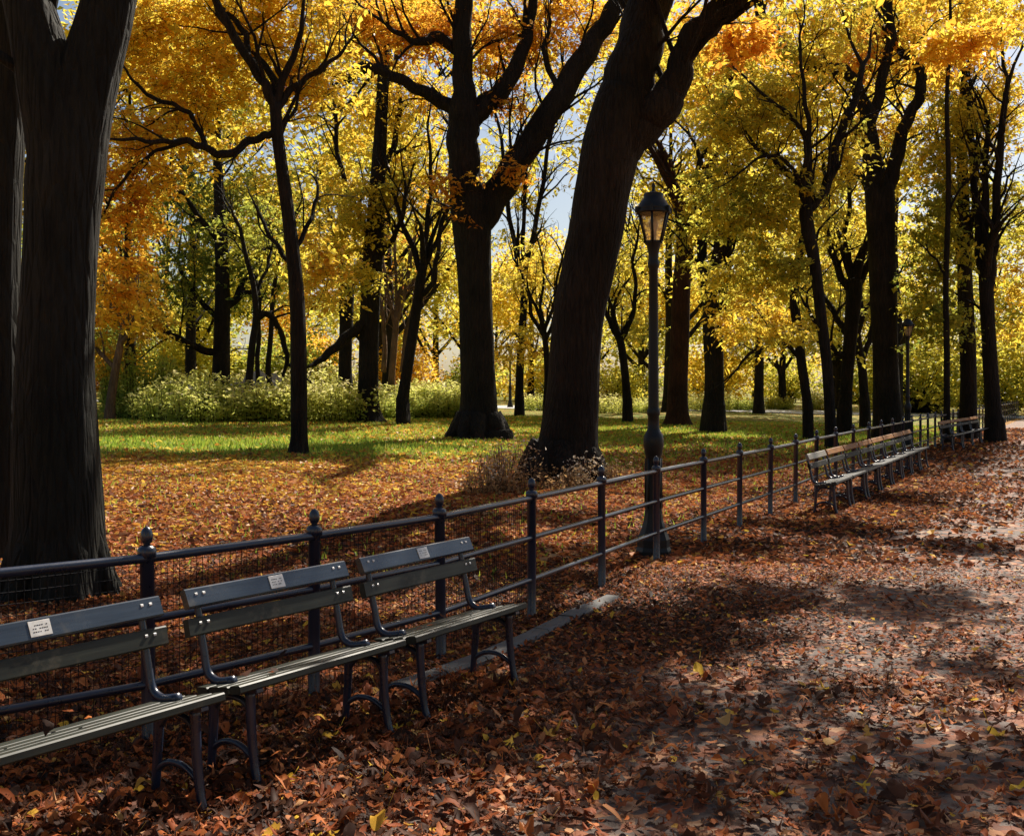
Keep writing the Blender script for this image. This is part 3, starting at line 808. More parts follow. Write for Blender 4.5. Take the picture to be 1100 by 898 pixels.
# yellow tree with thick limb
tree('elm_tree', 'dark meadow tree hung with yellow leaves at mid height, left of the leaning one', (395, 454),
     [(395, 455, 38), (395, 447, 28), (395, 430, 23), (396, 390, 21), (397, 340, 21), (400, 290, 22), (403, 240, 19), (406, 190, 16), (409, 140, 14), (411, 90, 12), (414, 40, 9)],
     [(-1.53, [(397, 345, 10), (384, 352, 11), (366, 368, 10), (350, 382, 8), (338, 391, 5), (330, 394, 2.5)]),
      (1, [(402, 260, 9), (388, 235, 7), (372, 200, 6), (362, 160, 5), (360, 110, 4)]),
      (-1, [(404, 280, 8), (418, 262, 6), (430, 240, 5), (436, 210, 4)]),
      (1, [(405, 200, 8), (420, 165, 7), (428, 130, 6), (430, 90, 5)])],
     [(380, 240, 42, 48, -1.5, 1.4, 56, .52), (420, 215, 36, 36, -1, 1.3, 32, .52), (350, 300, 26, 46, -1, 1.2, 30, .60), (390, 300, 26, 20, -2, 1, 14, .5), (360, 190, 30, 40, 0, 1.6, 26, .60), (400, 120, 70, 50, 0, 2.0, 44, .60), (400, 40, 90, 30, 0, 2, 26, .66)],
     leaf=.14, spread=.5)
tree('elm_tree', 'grey black topped trunk behind the yellow hung tree, left of it', (371, 408),
     [(371, 412, 17), (371, 395, 14.5), (372, 350, 14.5), (372, 315, 17), (370, 296, 15), (366, 280, 9)], [(1, [(374, 312, 8), (384, 296, 6), (390, 270, 4)])],
     [(365, 270, 36, 36, 0, 2, 26, .6)], Z=40, leaf=.16, spread=.6)
tree('cherry_tree', 'slim tree leaning right with upswept forked branches, in the shrubs left of the forked trunk', (433, 428),
     [(432, 430, 15), (434, 420, 12.5), (440, 380, 11.5), (447, 335, 11), (452, 300, 10.5), (455, 285, 9)],
     [(.8, [(453, 300, 7), (446, 272, 7), (432, 240, 5.5), (422, 205, 4), (414, 170, 3)]), (-.5, [(454, 292, 6), (456, 262, 6), (461, 222, 5), (463, 180, 4), (460, 140, 2.6), (464, 100, 1.2)]),
      (.6, [(455, 288, 6), (466, 266, 5.5), (478, 232, 5), (490, 195, 4), (497, 160, 3)]), (-.7, [(452, 318, 6), (464, 306, 6), (469, 280, 5), (474, 250, 4), (488, 228, 3)])],
     [(440, 190, 40, 50, .5, 1.5, 40, .54), (475, 230, 26, 40, .5, 1.5, 22, .55), (440, 110, 60, 50, .5, 2, 46, .62), (470, 290, 30, 16, 0, 1.2, 10, .56)], Z=36, leaf=.14, spread=.5)
# forked tree in the middle
tree('elm_tree', 'stout dark tree in mid lawn whose trunk forks into a wide V framing pale sky', (514, 471),
     [(516, 472, 66), (515, 466, 54), (514, 455, 46), (514, 435, 41), (513, 400, 38), (511, 340, 36), (509, 285, 38), (507, 245, 42), (505, 222, 44), (502, 200, 40)],
     [(-.5, [(504, 232, 38), (500, 195, 35), (497, 160, 33), (497, 130, 33), (498, 100, 25), (497, 65, 21), (497, 16, 20), (499, -40, 18), (503, -120, 14), (506, -220, 9)]),
      (-1.2, [(499, 128, 18), (482, 114, 16), (456, 100, 13), (430, 86, 11.5), (406, 75, 11.5), (390, 72, 11), (372, 82, 9.5), (354, 77, 6.5), (338, 70, 4)]),
      (.8, [(505, 128, 24), (522, 112, 22), (540, 96, 20), (555, 70, 16.5), (565, 44, 13.5), (570, 16, 11.5), (576, -30, 8)]),
      (.4, [(508, 245, 36), (528, 216, 34), (550, 182, 30), (574, 146, 28), (600, 106, 26), (624, 66, 24), (645, 34, 21), (662, 6, 19), (690, -50, 15), (720, -130, 10)]),
      (.6, [(603, 102, 8), (592, 80, 6.5), (584, 56, 5.5), (589, 34, 4)]),
      (-.8, [(497, 60, 12), (470, 40, 12), (452, 46, 9), (432, 38, 6), (410, 24, 4)])],
     [(430, 36, 80, 34, -.5, 1.6, 80, .80), (545, 50, 50, 44, .5, 1.4, 56, .78), (540, 110, 26, 20, 0, .8, 12, .84), (620, 30, 50, 34, .5, 1.2, 36, .72), (485, 210, 20, 36, -1.2, .6, 8, .82), (550, 195, 16, 12, -1.0, .5, 5, .85),
      (520, -80, 200, 60, 0, 2.5, 40, .76), (600, 80, 34, 24, 1.2, 1, 10, .62), (600, 10, 90, 30, 1.5, 1.2, 36, .68), (440, 8, 90, 26, 1.5, 1.2, 40, .72)], per=44, leaf=.135, dd_trunk=.2)
# boughs over the path: each bough is given by the spot on the path that it shades
SUN_AZ = 28.0     # degrees to the right of straight ahead
SUN_EL = 45.0
def overhead(Zt):
    out = []
    small = [(R.uniform(380, 1150), R.uniform(560, 890), R.uniform(.16, .4), R.uniform(8.4, 10), int(R.integers(2, 6))) for k in range(15)]
    for (px, py, rad, h, n) in tuple(small) + ((150, 800, 1.0, 8.6, 34), (330, 700, .8, 9.0, 22), (60, 720, .9, 8.2, 22), (560, 690, .75, 9.4, 24), (680, 690, .8, 8.8, 26), (620, 750, .6, 9.6, 16), (300, 640, .9, 9.8, 18), (820, 650, .7, 9.2, 15), (960, 650, .5, 9.9, 9),
                               (740, 590, 1.0, 9.0, 20), (870, 570, 1.2, 9.6, 22), (960, 545, 1.3, 8.8, 24), (1030, 590, .7, 9.0, 12), (740, 800, .35, 9.2, 6), (900, 750, .3, 9.0, 4), (700, 870, .3, 8.8, 5), (520, 610, .8, 9.4, 12)):
        g = on_ground(px, py); k = (h - g[2]) / math.tan(radians(SUN_EL))
        x = g[0] + sin(radians(SUN_AZ)) * k; y = g[1] + cos(radians(SUN_AZ)) * k
        pm = F / y
        out.append((CX + F * x / y, HY - (h - CAMZ) * pm, rad * .74 * pm, rad * .35 * pm, y - Zt, rad * .95, int(n * .8), .7))
    return out
# the great leaning tree
tree('elm_tree', 'great black trunk leaning right in the centre, a heavy limb turning right on top', (604, 516),
     [(604, 522, 92), (605, 512, 80), (608, 490, 68), (611, 465, 61), (615, 430, 56), (618, 380, 54), (623, 330, 55), (631, 295, 56), (640, 250, 57), (647, 205, 59), (656, 160, 63), (666, 122, 62), (673, 98, 56)],
     [(.3, [(662, 140, 58), (671, 105, 58), (682, 62, 52), (694, 16, 48), (706, -30, 44), (725, -130, 34), (740, -240, 22)]),
      (-.6, [(664, 160, 50), (688, 136, 44), (708, 116, 42), (724, 92, 33), (732, 66, 26), (742, 42, 26), (764, 22, 27), (792, -6, 24), (840, -60, 18), (900, -130, 12)])],
     [(800, -50, 110, 50, -1, 1.6, 30, .66), *overhead(on_ground(604, 516)[1]), (800, 40, 40, 26, .5, 1, 12, .8)], per=75, leaf=.14, lobe=.8, spread=.42)
# trees to the right
tree('elm_tree', 'reddish brown trunk behind the near lamp post, bending left above', (728, 457),
     [(728, 459, 36), (728, 450, 25), (728, 420, 21), (730, 370, 20), (732, 310, 19), (735, 270, 19), (736, 243, 19), (731, 220, 16), (722, 200, 13)],
     [(.5, [(728, 214, 12), (717, 188, 11), (706, 166, 9), (694, 146, 7), (686, 115, 5)]), (-.5, [(736, 248, 14), (748, 222, 13), (760, 192, 12), (768, 158, 10), (776, 115, 8), (790, 70, 6)])],
     [(745, 240, 30, 30, -1, 1.2, 22, .62), (765, 190, 36, 50, -.5, 1.5, 36, .6), (770, 110, 50, 50, 0, 1.6, 44, .66), (715, 215, 16, 20, 0, .8, 6, .5), (780, 20, 90, 50, 0, 2.5, 50, .7), (700, -40, 110, 50, 0, 2.5, 40, .7)], bark=M_BARK_RED, leaf=.145)
tree('linden_tree', 'dark trunk dividing into two upright stems, right of the reddish trunk', (767, 434),
     [(767, 436, 26), (767, 428, 22), (767, 395, 20), (766, 360, 22), (767, 330, 25), (767, 318, 26)],
     [(.5, [(764, 335, 16), (758, 305, 13), (755, 275, 11), (752, 240, 9), (748, 190, 7)]), (-.5, [(771, 335, 17), (776, 304, 14), (780, 272, 13), (784, 235, 10), (790, 180, 8)])],
     [(790, 240, 50, 50, -1, 2, 40, .52), (750, 260, 26, 40, 0, 1.5, 14, .46), (790, 150, 70, 60, 0, 2.4, 50, .5)], Z=36, leaf=.15, spread=.55)
tree('maple_tree', 'slender crooked tree with bright yellow leaves rising just behind the far bench row', (893, 482),
     [(893, 484, 17), (893, 474, 13), (891, 435, 12), (888, 390, 11.5), (882, 340, 12), (876, 290, 12.5), (869, 252, 14), (866, 232, 15), (867, 220, 14)],
     [(-.6, [(867, 224, 9), (862, 205, 7), (864, 184, 6.5), (870, 146, 6), (866, 118, 5), (862, 80, 4), (858, 40, 3)]),
      (-1, [(864, 206, 5), (854, 186, 4.5), (836, 168, 4), (812, 172, 3), (790, 190, 2)]), (-.6, [(869, 148, 4.5), (846, 122, 4), (820, 102, 3.5), (790, 74, 2.5)]),
      (.6, [(869, 224, 12), (880, 212, 11), (892, 190, 10.5), (898, 158, 9.5), (909, 126, 9), (920, 104, 8), (926, 70, 6)])],
     [(805, 130, 62, 52, -.5, 1.2, 80, .50), (780, 220, 50, 50, -.5, 1.0, 58, .45), (840, 210, 46, 50, -.5, 1.0, 48, .47), (835, 290, 44, 36, -.3, 1.0, 34, .45), (790, 300, 36, 30, 0, 1, 22, .50), (860, 90, 50, 50, 0, 1.2, 40, .53), (800, 350, 40, 22, 0, 1.2, 16, .62),
      (900, 170, 30, 40, 0, 1, 20, .5), (880, -50, 150, 60, 0, 2.0, 40, .58), (860, 30, 100, 36, 1.5, 1.4, 60, .54), (760, 60, 60, 40, 1.5, 1.2, 30, .56), (845, 360, 34, 20, 0, 1, 8, .56)], leaf=.135, per=44, twig=.014, spread=.42)
tree('ash_tree', 'curving dark stem close behind the slender yellow tree, on its left', (867, 436),
     [(868, 440, 12), (866, 425, 10), (861, 390, 10), (857, 355, 10), (853, 320, 10), (857, 285, 8.5), (863, 250, 7), (868, 215, 5)], [(-.8, [(860, 385, 5), (842, 370, 4.5), (820, 372, 4), (796, 388, 3)])],
     [(825, 355, 44, 26, -.5, 1.4, 24, .60), (870, 240, 36, 40, 0, 1.6, 20, .5), (810, 330, 36, 26, 0, 1.4, 18, .66)], Z=33, leaf=.14, spread=.5)
tree('elm_tree', 'tall dark tree behind the far benches, its trunk opening into a narrow V', (953, 472),
     [(955, 476, 48), (954, 468, 38), (953, 450, 31), (952, 420, 28), (950, 360, 27), (948, 300, 28), (946, 250, 29), (945, 215, 31), (944, 200, 30)],
     [(-.8, [(943, 220, 22), (938, 185, 20), (934, 152, 18), (931, 122, 16), (922, 100, 14), (912, 80, 12), (898, 74, 12), (876, 73, 12), (856, 62, 13), (840, 50, 13), (826, 35, 12), (816, 14, 11), (812, -25, 9)]),
      (.5, [(934, 135, 12), (944, 104, 12), (950, 72, 11.5), (957, 44, 11), (954, 5, 10), (950, -60, 8)]),
      (.8, [(949, 215, 18), (957, 190, 16), (964, 166, 14.5), (972, 134, 13), (984, 112, 12), (990, 90, 12), (985, 70, 10.5), (971, 58, 8.5), (956, 48, 6)])],
     [(900, 60, 60, 46, -.5, 1.4, 56, .82), (985, 60, 60, 46, .3, 1.6, 64, .64), (1040, 120, 46, 60, .3, 1.6, 46, .6), (930, 140, 34, 30, -.5, 1, 16, .7), (990, 170, 36, 40, 0, 1.4, 26, .56), (1000, 240, 30, 40, .5, 1.4, 18, .48), (960, -70, 190, 70, 0, 2.5, 50, .7), (1000, 14, 90, 34, 1.5, 1.4, 60, .62), (950, 120, 60, 60, 2.0, 1.2, 34, .54), (1060, 30, 50, 50, 0, 1.6, 40, .62)], leaf=.135, per=44)
tree('elm_tree', 'blue black tree with many upswept crooked boughs, left of the narrow V topped one', (908, 438),
     [(907, 441, 17), (908, 430, 14.5), (910, 400, 14), (914, 355, 15), (917, 320, 17), (918, 300, 16)],
     [(.5, [(915, 315, 9), (902, 294, 8), (892, 265, 6.5), (886, 235, 5), (888, 200, 4)]), (-.5, [(918, 310, 8), (912, 280, 7), (908, 250, 6), (913, 215, 4.5), (910, 180, 3)]),
      (.5, [(920, 310, 9), (930, 290, 8), (938, 265, 7), (936, 230, 5), (942, 200, 4)]), (-1, [(911, 385, 7), (897, 377, 6), (884, 362, 5), (872, 340, 4)]), (.8, [(912, 360, 8), (898, 340, 6), (886, 318, 5)])],
     [(910, 250, 44, 50, 0, 2, 34, .5), (890, 330, 40, 40, .5, 2, 22, .46)], Z=37, leaf=.15, spread=.55)
tree('elm_tree', 'dark forked stem just left of the tall V topped trunk', (928, 430),
     [(929, 434, 12), (928, 422, 10), (926, 395, 9.5), (922, 372, 9), (921, 360, 8)], [(.5, [(925, 390, 6), (934, 366, 6), (941, 345, 5.5), (946, 320, 5)]), (.2, [(922, 370, 6), (914, 345, 5), (911, 320, 4)])],
     [(930, 330, 26, 26, 0, 2, 14, .45)], Z=42, leaf=.16, spread=.6)
tree('poplar_tree', 'very thin straight stem with drooping olive leaves right of the far lamp', (1017, 452),
     [(1017, 454, 9), (1017, 440, 7), (1017, 380, 6.5), (1016, 300, 6), (1019, 200, 5.5), (1017, 110, 4.5), (1021, 30, 3.5), (1019, -60, 2), (1020, -110, 1)], [(.3, [(1018, 300, 3), (1006, 280, 2.5), (996, 270, 2)]), (-.3, [(1018, 230, 3), (1030, 205, 2.5), (1040, 195, 2)])],
     [(1008, 260, 26, 70, 0, 1.3, 50, .38), (1015, 350, 26, 30, 0, 1.2, 18, .33), (1025, 150, 30, 70, 0, 1.3, 40, .48), (985, 330, 22, 60, 0, 1.2, 20, .40)], Z=33, leaf=.145, spread=.42)
tree('elm_tree', 'thick dark trunk beyond the fence near the right edge, left of its twin', (1040, 452),
     [(1040, 455, 24), (1040, 446, 19), (1040, 400, 17), (1038, 340, 17), (1036, 290, 15), (1035, 220, 13), (1033, 150, 10), (1036, 80, 7)], [(.6, [(1037, 300, 9), (1028, 262, 7), (1022, 222, 6), (1016, 180, 5)]), (-.5, [(1036, 270, 8), (1046, 225, 7), (1050, 170, 6)])],
     [(1035, 250, 40, 60, 0, 2, 40, .36), (1040, 130, 50, 50, 0, 2, 36, .52), (1030, 340, 36, 30, .5, 1.6, 14, .36)], Z=36, leaf=.14)
tree('elm_tree', 'rightmost dark trunk by the fence, splitting into three upright stems', (1067, 448),
     [(1068, 451, 22), (1067, 442, 17.5), (1064, 400, 15.5), (1062, 360, 14.5), (1060, 325, 15), (1059, 300, 15)],
     [(.5, [(1058, 315, 10), (1053, 280, 9), (1049, 225, 8), (1044, 170, 7), (1040, 110, 5)]), (0, [(1060, 310, 9), (1060, 260, 8), (1058, 200, 7), (1061, 140, 5)]), (-.5, [(1062, 315, 10), (1066, 275, 9.5), (1070, 220, 9), (1074, 165, 8), (1080, 100, 6)])],
     [(1070, 230, 40, 60, 0, 1.8, 36, .46), (1075, 120, 50, 60, 0, 2, 44, .58), (1090, 320, 30, 50, 0, 1.4, 22, .62), (1060, 0, 90, 60, 0, 2.5, 40, .62)], Z=34, leaf=.145)
# lesser trees in the middle distance
tree('hawthorn_tree', 'small crooked bare-stemmed tree seen between the leaning trunk and the lamp', (674, 430),
     [(674, 432, 11), (673, 420, 9), (671, 398, 8.5), (668, 375, 8.5), (665, 362, 8)], [(.5, [(667, 370, 6), (656, 347, 6), (650, 330, 4.5), (652, 300, 3.5), (645, 270, 2.5)]), (-.5, [(667, 366, 5.5), (677, 346, 5), (683, 314, 4.5), (680, 282, 3.5), (686, 250, 2.5)])],
     [(668, 290, 30, 40, 0, 2, 26, .48), (680, 350, 24, 26, 0, 2, 12, .46)], Z=42, leaf=.15, spread=.6)
tree('hawthorn_tree', 'small many stemmed tree half hidden behind the left side of the leaning trunk', (586, 430),
     [(587, 433, 8), (588, 410, 7), (587, 380, 6.5), (584, 355, 6)], [(.5, [(585, 362, 5), (572, 340, 4.5), (566, 310, 3.5), (556, 285, 2.5)]), (-.5, [(586, 365, 4.5), (596, 340, 4), (598, 305, 3), (604, 275, 2.5)]), (0, [(585, 360, 4), (581, 330, 3.5), (584, 290, 2.5), (578, 260, 2)])],
     [(570, 300, 36, 40, 0, 2, 36, .56), (560, 370, 28, 26, 0, 2, 18, .58)], Z=40, leaf=.14, spread=.55)
tree('elm_tree', 'tall thin olive leaved tree glimpsed through the V of the forked trunk', (556, 428),
     [(558, 431, 11), (558, 415, 9), (560, 370, 8.5), (563, 320, 8), (562, 290, 7)],
     [(.6, [(562, 305, 6), (553, 265, 5.5), (545, 215, 5), (540, 160, 4), (530, 110, 3), (524, 70, 2)]), (-.6, [(562, 300, 6), (572, 255, 5.5), (582, 205, 5), (590, 150, 4), (600, 95, 3), (606, 50, 2)]), (0, [(562, 292, 5), (562, 240, 4.5), (565, 180, 4), (560, 130, 3), (566, 80, 2)])],
     [(545, 150, 34, 60, 0, 2, 20, .46), (590, 150, 30, 70, 0, 2, 26, .48), (570, 80, 50, 40, 0, 2, 20, .56), (555, 240, 40, 40, 0, 2, 22, .48), (690, 170, 20, 40, 0, 1.5, 10, .5)], Z=46, per=26, leaf=.15, spread=.5)
tree('sycamore_tree', 'pale brown bare branching tree far behind the leaning slim one', (422, 418),
     [(420, 424, 9), (421, 400, 7.5), (424, 365, 7), (426, 340, 6)],
     [(.6, [(425, 352, 5), (418, 320, 4.5), (412, 285, 4), (410, 250, 3), (404, 215, 2)]), (-.6, [(425, 348, 5), (434, 318, 4.5), (440, 285, 4), (446, 250, 3), (450, 215, 2)]), (0, [(424, 350, 4), (426, 310, 3.5), (424, 270, 3), (428, 230, 2)]),
      (.6, [(420, 330, 3), (406, 312, 2.5), (396, 290, 2)]), (.6, [(436, 312, 3), (452, 292, 2.5), (466, 280, 2)]), (0, [(412, 400, 6), (413, 360, 5), (408, 320, 4), (400, 280, 3)]), (0, [(432, 400, 6), (436, 360, 5), (446, 320, 4), (455, 280, 3)])],
     [(425, 270, 46, 50, 0, 3, 36, .86)], Z=52, bark=M_BARK_PALE, per=12, twig=.03, leaf=.15)
tree('sycamore_tree', 'small pale stemmed tree with orange leaves at far left beside the great trunk', (117, 442),
     [(118, 446, 13), (119, 432, 10), (122, 410, 9), (127, 382, 8), (131, 360, 6.5), (135, 335, 5)], [(.5, [(124, 396, 5), (112, 384, 4.5), (102, 372, 4), (92, 350, 3)]), (-.5, [(129, 372, 5), (140, 352, 4), (146, 330, 3)]), (.3, [(132, 352, 4), (122, 330, 3.5), (112, 312, 3)])],
     [(130, 320, 40, 36, 0, 2, 40, .74), (160, 350, 30, 26, 0, 1.6, 20, .66), (112, 380, 20, 26, 0, 1.5, 10, .7)], Z=38, bark=M_BARK_PALE, leaf=.15, spread=.55)

# ---- distant trees: a few kinds, then copies
def far_tree_kind(name, h, w, tone, n, low=.12, bark=M_BARK, leaf=.34, per=26):
    root = empty(name, (0, 0, 0), 'x', 'tree')
    mb = MB()
    P = dens([(0, 0, -.4), (0, 0, .3), (.1, .05, h * .2), (.0, -.1, h * .4), (.15, .1, h * .65), (.1, 0, h * .85)], 4)
    r = np.interp(P[:, 2], [-.4, 0, .6, h * .85], [.5, .42, .3, .05])
    tube(mb, P, r, 10, rough=.06)
    NP = [P[len(P) // 4:]]; NR = [r[len(P) // 4:]]
    for k in range(9):
        j = R.integers(len(P) // 3, len(P) - 3); a = R.uniform(0, 2 * pi); ln = w * R.uniform(.45, .8)
        Q = dens([P[j], P[j] + [cos(a) * ln * .35, sin(a) * ln * .35, ln * .35], P[j] + [cos(a) * ln * .7, sin(a) * ln * .7, ln * .8], P[j] + [cos(a) * ln, sin(a) * ln, ln * 1.1]], 4)
        q = np.linspace(r[j] * .6, .03, len(Q)); tube(mb, Q, q, 7); NP.append(Q[2:]); NR.append(q[2:])
    mb.build('trunk', bark, root)
    NP = np.concatenate(NP)
    cr = MB(); c0 = []
    for k in range(16):
        a = R.uniform(0, 2 * pi); u = R.uniform(0, 1); z = h * (low + (1 - low) * u); rad = w * (.25 + .75 * math.sin(pi * min(1, .18 + u * .8))) * R.uniform(.45, .85)
        c0.append((cos(a) * rad, sin(a) * rad, z, R.uniform(.12, .22) * h * .75))
    C = []
    for (x, y, z, q) in c0:
        C.append(in_ball(n // 16) * np.array([q, q, q * .6]) + [x, y, z])
    C = np.concatenate(C); C = C[C[:, 2] > .5]
    for c in C[::3]:
        j = np.argmin(np.linalg.norm(NP - c, axis=1)); u = np.linspace(0, 1, 4)[:, None]
        tube(cr, NP[j] + (c - NP[j]) * u + np.array([0, 0, .25]) * np.sin(pi * u), np.linspace(.035, .012, 4), 4, mat=1, cap=False)
    idx = np.repeat(np.arange(len(C)), per)
    tn = np.repeat(R.normal(tone, .05, len(C)), per)
    leaves(cr, C[idx] + R.normal(size=(len(idx), 3)) * np.array([.75, .75, .38]), leaf, tn + R.normal(0, .05, len(idx)))
    cr.build('crown', [M_LEAF, bark], root, attr='tone')
    return root
kinds = [(far_tree_kind('distant_tree', 17, 5.6, .56, 250, low=.3), 'golden'), (far_tree_kind('distant_tree', 15, 5.6, .44, 250, low=.26), 'yellow green'),
         (far_tree_kind('distant_tree', 17, 5.6, .70, 250, low=.2), 'orange'), (far_tree_kind('distant_tree', 15, 5.2, .28, 240), 'green'), (far_tree_kind('distant_tree', 13, 5.0, .58, 220, low=.04), 'low spreading golden'),
         (far_tree_kind('distant_tree', 20, 6.0, .52, 330, low=.36), 'tall dark stemmed')]
first = [True] * len(kinds)
spots = []
for row, (Z, step, jz) in enumerate(((58, 7.0, 3), (70, 8.0, 4), (88, 8.5, 5), (112, 10, 6))):
    half = Z * .52 + 5
    x = -half
    while x < half + 6:
        spots.append((x + R.uniform(-2.2, 2.2), Z + R.uniform(-jz, jz), row)); x += step
for (x, y, row) in spots:
    px = CX + F * x / y
    if fence_dist(np.array(x), np.array(y)) < 3 and row < 1: continue
    if row == 0 and 515 < px < 560: continue
    # left part of the picture is warmer, the middle golden, the right yellow green
    if px < 200: ks = [2, 2, 0, 3]
    elif px < 480: ks = [2, 0, 4, 1, 3]
    elif px < 700: ks = [0, 4, 1, 0]
    else: ks = [1, 0, 1, 4, 1]
    if row == 0: ks = [5, 5, 5, ks[0], 2] if px < 500 else [5, 5, 5, 1]
    k = int(R.choice(ks)); proto, colr = kinds[k]
    o = proto if first[k] else copy_tree(proto)
    first[k] = False
    o.location = (x, y, float(ground_z(x, y)) - .05); o.rotation_euler = (0, 0, R.uniform(0, 2 * pi))
    s = R.uniform(.8, 1.15); o.scale = (s, s, s * R.uniform(.92, 1.08))
    o['label'] = 'distant %s tree in the wood beyond the lawn' % colr
    o['group'] = 'distant %s trees beyond the lawn' % colr
for k, f_ in enumerate(first):
    if f_:
        o = kinds[k][0]; o.location = (-20 + 9 * k, 90, float(ground_z(-20 + 9 * k, 90)))
        o['label'] = 'distant %s tree in the wood beyond the lawn' % kinds[k][1]; o['group'] = 'distant %s trees beyond the lawn' % kinds[k][1]

# unseen trees added behind the camera to block skylight
for (x, y, k, s, ry) in ((-12, -14, 0, .8, 1), (5, -20, 2, .85, 2), (17, -10, 0, .8, 3)):
    o = copy_tree(kinds[k][0]); o.location = (x, y, 0); o.rotation_euler = (0, 0, ry); o.scale = (s * 1.3, s * 1.3, s)
    o['label'] = 'broad unseen tree added behind the viewer to block skylight'; o['group'] = 'added sky-blocking trees behind the viewer'

# ------------------------------------------------------------------ shrubs and weeds
def shrub_kind(name, h, w, n, tone, leaf=.12, tip=.2, m=M_MEADOW):
    root = empty(name, (0, 0, 0), 'x', 'shrub')
    st = MB(); fo = MB()
    for k in range(n):
        a = R.uniform(0, 2 * pi); q = w * math.sqrt(R.uniform(0, 1)) * .8
        b = np.array([cos(a) * q, sin(a) * q, -.05]); hh = h * R.uniform(.6, 1.1) * (1 - .35 * (q / w) ** 2)
        t = b + [cos(a) * .25 * hh * R.uniform(.1, 1), sin(a) * .25 * hh * R.uniform(.1, 1), hh]
        mid = (b + t) / 2 + R.normal(0, .04, 3)
        P = np.array([b, mid, t]); tube(st, P, [.009, .007, .003], 3, cap=False)
        m_ = int(26 * R.uniform(.7, 1.2)); u = R.uniform(.12, 1, m_)
        C = b + (t - b) * u[:, None] + R.normal(0, .085, (m_, 3)) * np.array([1, 1, .5])
        leaves(fo, C, leaf, tone + .25 * (u - .5) + R.normal(0, .09, m_) + np.where(u > .9, tip, 0), droop=-.5, flat=1.0, width=.45)
    st.build('stem', M_BARK_PALE if m is M_WEED else M_BARK, root); fo.build('foliage', m, root, attr='tone')
    return root
sk = [(shrub_kind('meadow_shrub', 1.25, 1.15, 110, .50), 'pale yellow green'), (shrub_kind('meadow_shrub', 1.05, 1.1, 100, .40, tip=.05), 'leafy green'), (shrub_kind('meadow_shrub', 1.4, 1.1, 100, .60, tip=.2), 'straw tipped')]
sfirst = [True] * 3
row1 = [(150, 450, 1, .6), (178, 452, 0, .8), (204, 453, 0, 1), (228, 454, 0, .9), (255, 453, 0, 1), (280, 453, 0, 1.05), (304, 453, 2, 1), (330, 452, 0, 1), (350, 453, 2, 1), (372, 453, 0, 1), (396, 447, 0, 1.1), (420, 450, 1, .8), (445, 449, 1, .9), (468, 449, 1, .95), (486, 449, 1, .9),
        (215, 441, 0, 1.2), (262, 440, 2, 1.2), (295, 440, 2, 1.2), (335, 441, 2, 1.3), (362, 440, 2, 1.3), (412, 441, 0, 1.2), (445, 438, 0, 1.1), (475, 439, 0, 1.1), (140, 443, 1, 1.0), (165, 445, 1, .8),
        (576, 441, 0, .9), (660, 444, 2, .8), (690, 443, 0, .8), (745, 441, 2, .9), (772, 441, 2, .7), (795, 441, 1, .7), (838, 440, 0, .8), (875, 440, 2, .8), (985, 441, 0, .8), (1000, 443, 2, .7), (938, 440, 1, .8)]
where = lambda px: ('in the meadow left of the slender tree' if px < 318 else 'in the meadow right of the slender tree' if px < 500 else 'along the far edge of the lawn')
for (px, py, k, s) in row1:
    P = on_ground(px, py); proto, cn = sk[k]
    o = proto if sfirst[k] else copy_tree(proto); sfirst[k] = False
    o.location = P; o.rotation_euler = (0, 0, R.uniform(0, 6.28)); s2 = s * R.uniform(.9, 1.1); s2 *= 1.22 if px < 500 else 1.0; o.scale = (s2 * 1.1, s2 * 1.1, s2 * R.uniform(.68, 1.2))
    o['label'] = '%s shrub %s' % (cn, where(px)); o['group'] = '%s shrubs %s' % (cn, where(px))
# bushes under the distant trees
fk = []
for (h, w_, n_, tn, cn) in ((4.2, 3.0, 120, .56, 'golden'), (3.6, 3.0, 110, .42, 'yellow green'), (4.4, 3.0, 120, .72, 'orange'), (3.2, 2.8, 110, .32, 'green')):
    root = empty('distant_bush', (0, 0, 0), 'x', 'bush')
    st = MB(); fo = MB(); C = in_ball(n_) * np.array([w_, w_, h * .5]) + [0, 0, h * .5]
    C = C[C[:, 2] > .15]
    for c in C[::2]:
        tube(st, [(R.normal(0, .3), R.normal(0, .3), -.1), (c[0] * .5, c[1] * .5, c[2] * .6), c], [.05, .03, .012], 4, cap=False)
    idx = np.repeat(np.arange(len(C)), 34)
    leaves(fo, C[idx] + R.normal(size=(len(idx), 3)) * np.array([.5, .5, .3]), .26, np.repeat(R.normal(tn, .05, len(C)), 34) + R.normal(0, .05, len(idx)))
    st.build('stem', M_BARK, root); fo.build('foliage', M_LEAF, root, attr='tone'); fk.append((root, cn))
ff = [True] * 4
for Z, step in ((67, 6.0), (92, 6.5)):
    x = -Z * .5 - 3
    while x < Z * .5 + 4:
        px = CX + F * x / Z
        k = int(R.choice([0, 2, 1, 3] if px < 500 else [1, 0, 1, 3]))
        if not (Z < 70 and (770 < px < 880 or 525 < px < 570)):
            proto, cn = fk[k]; o = proto if ff[k] else copy_tree(proto); ff[k] = False
            yy = Z + R.uniform(-2, 2); xx = x + R.uniform(-1, 1)
            o.location = (xx, yy, float(ground_z(xx, yy))); o.rotation_euler = (0, 0, R.uniform(0, 6.28)); q = R.uniform(.75, 1.25); o.scale = (q, q, q)
            o['label'] = 'distant %s bush under the trees beyond the lawn' % cn; o['group'] = 'distant %s bushes beyond the lawn' % cn
        x += step
# a green bush at far left
gb = shrub_kind('leafy_bush', 2.6, 1.5, 150, .26, leaf=.16, tip=.1)
x = (150 - CX) / F * 40; gb.location = (x, 40, float(ground_z(x, 40)))
tag(gb, 'green rounded bush behind the pale stemmed tree at far left', 'bush')
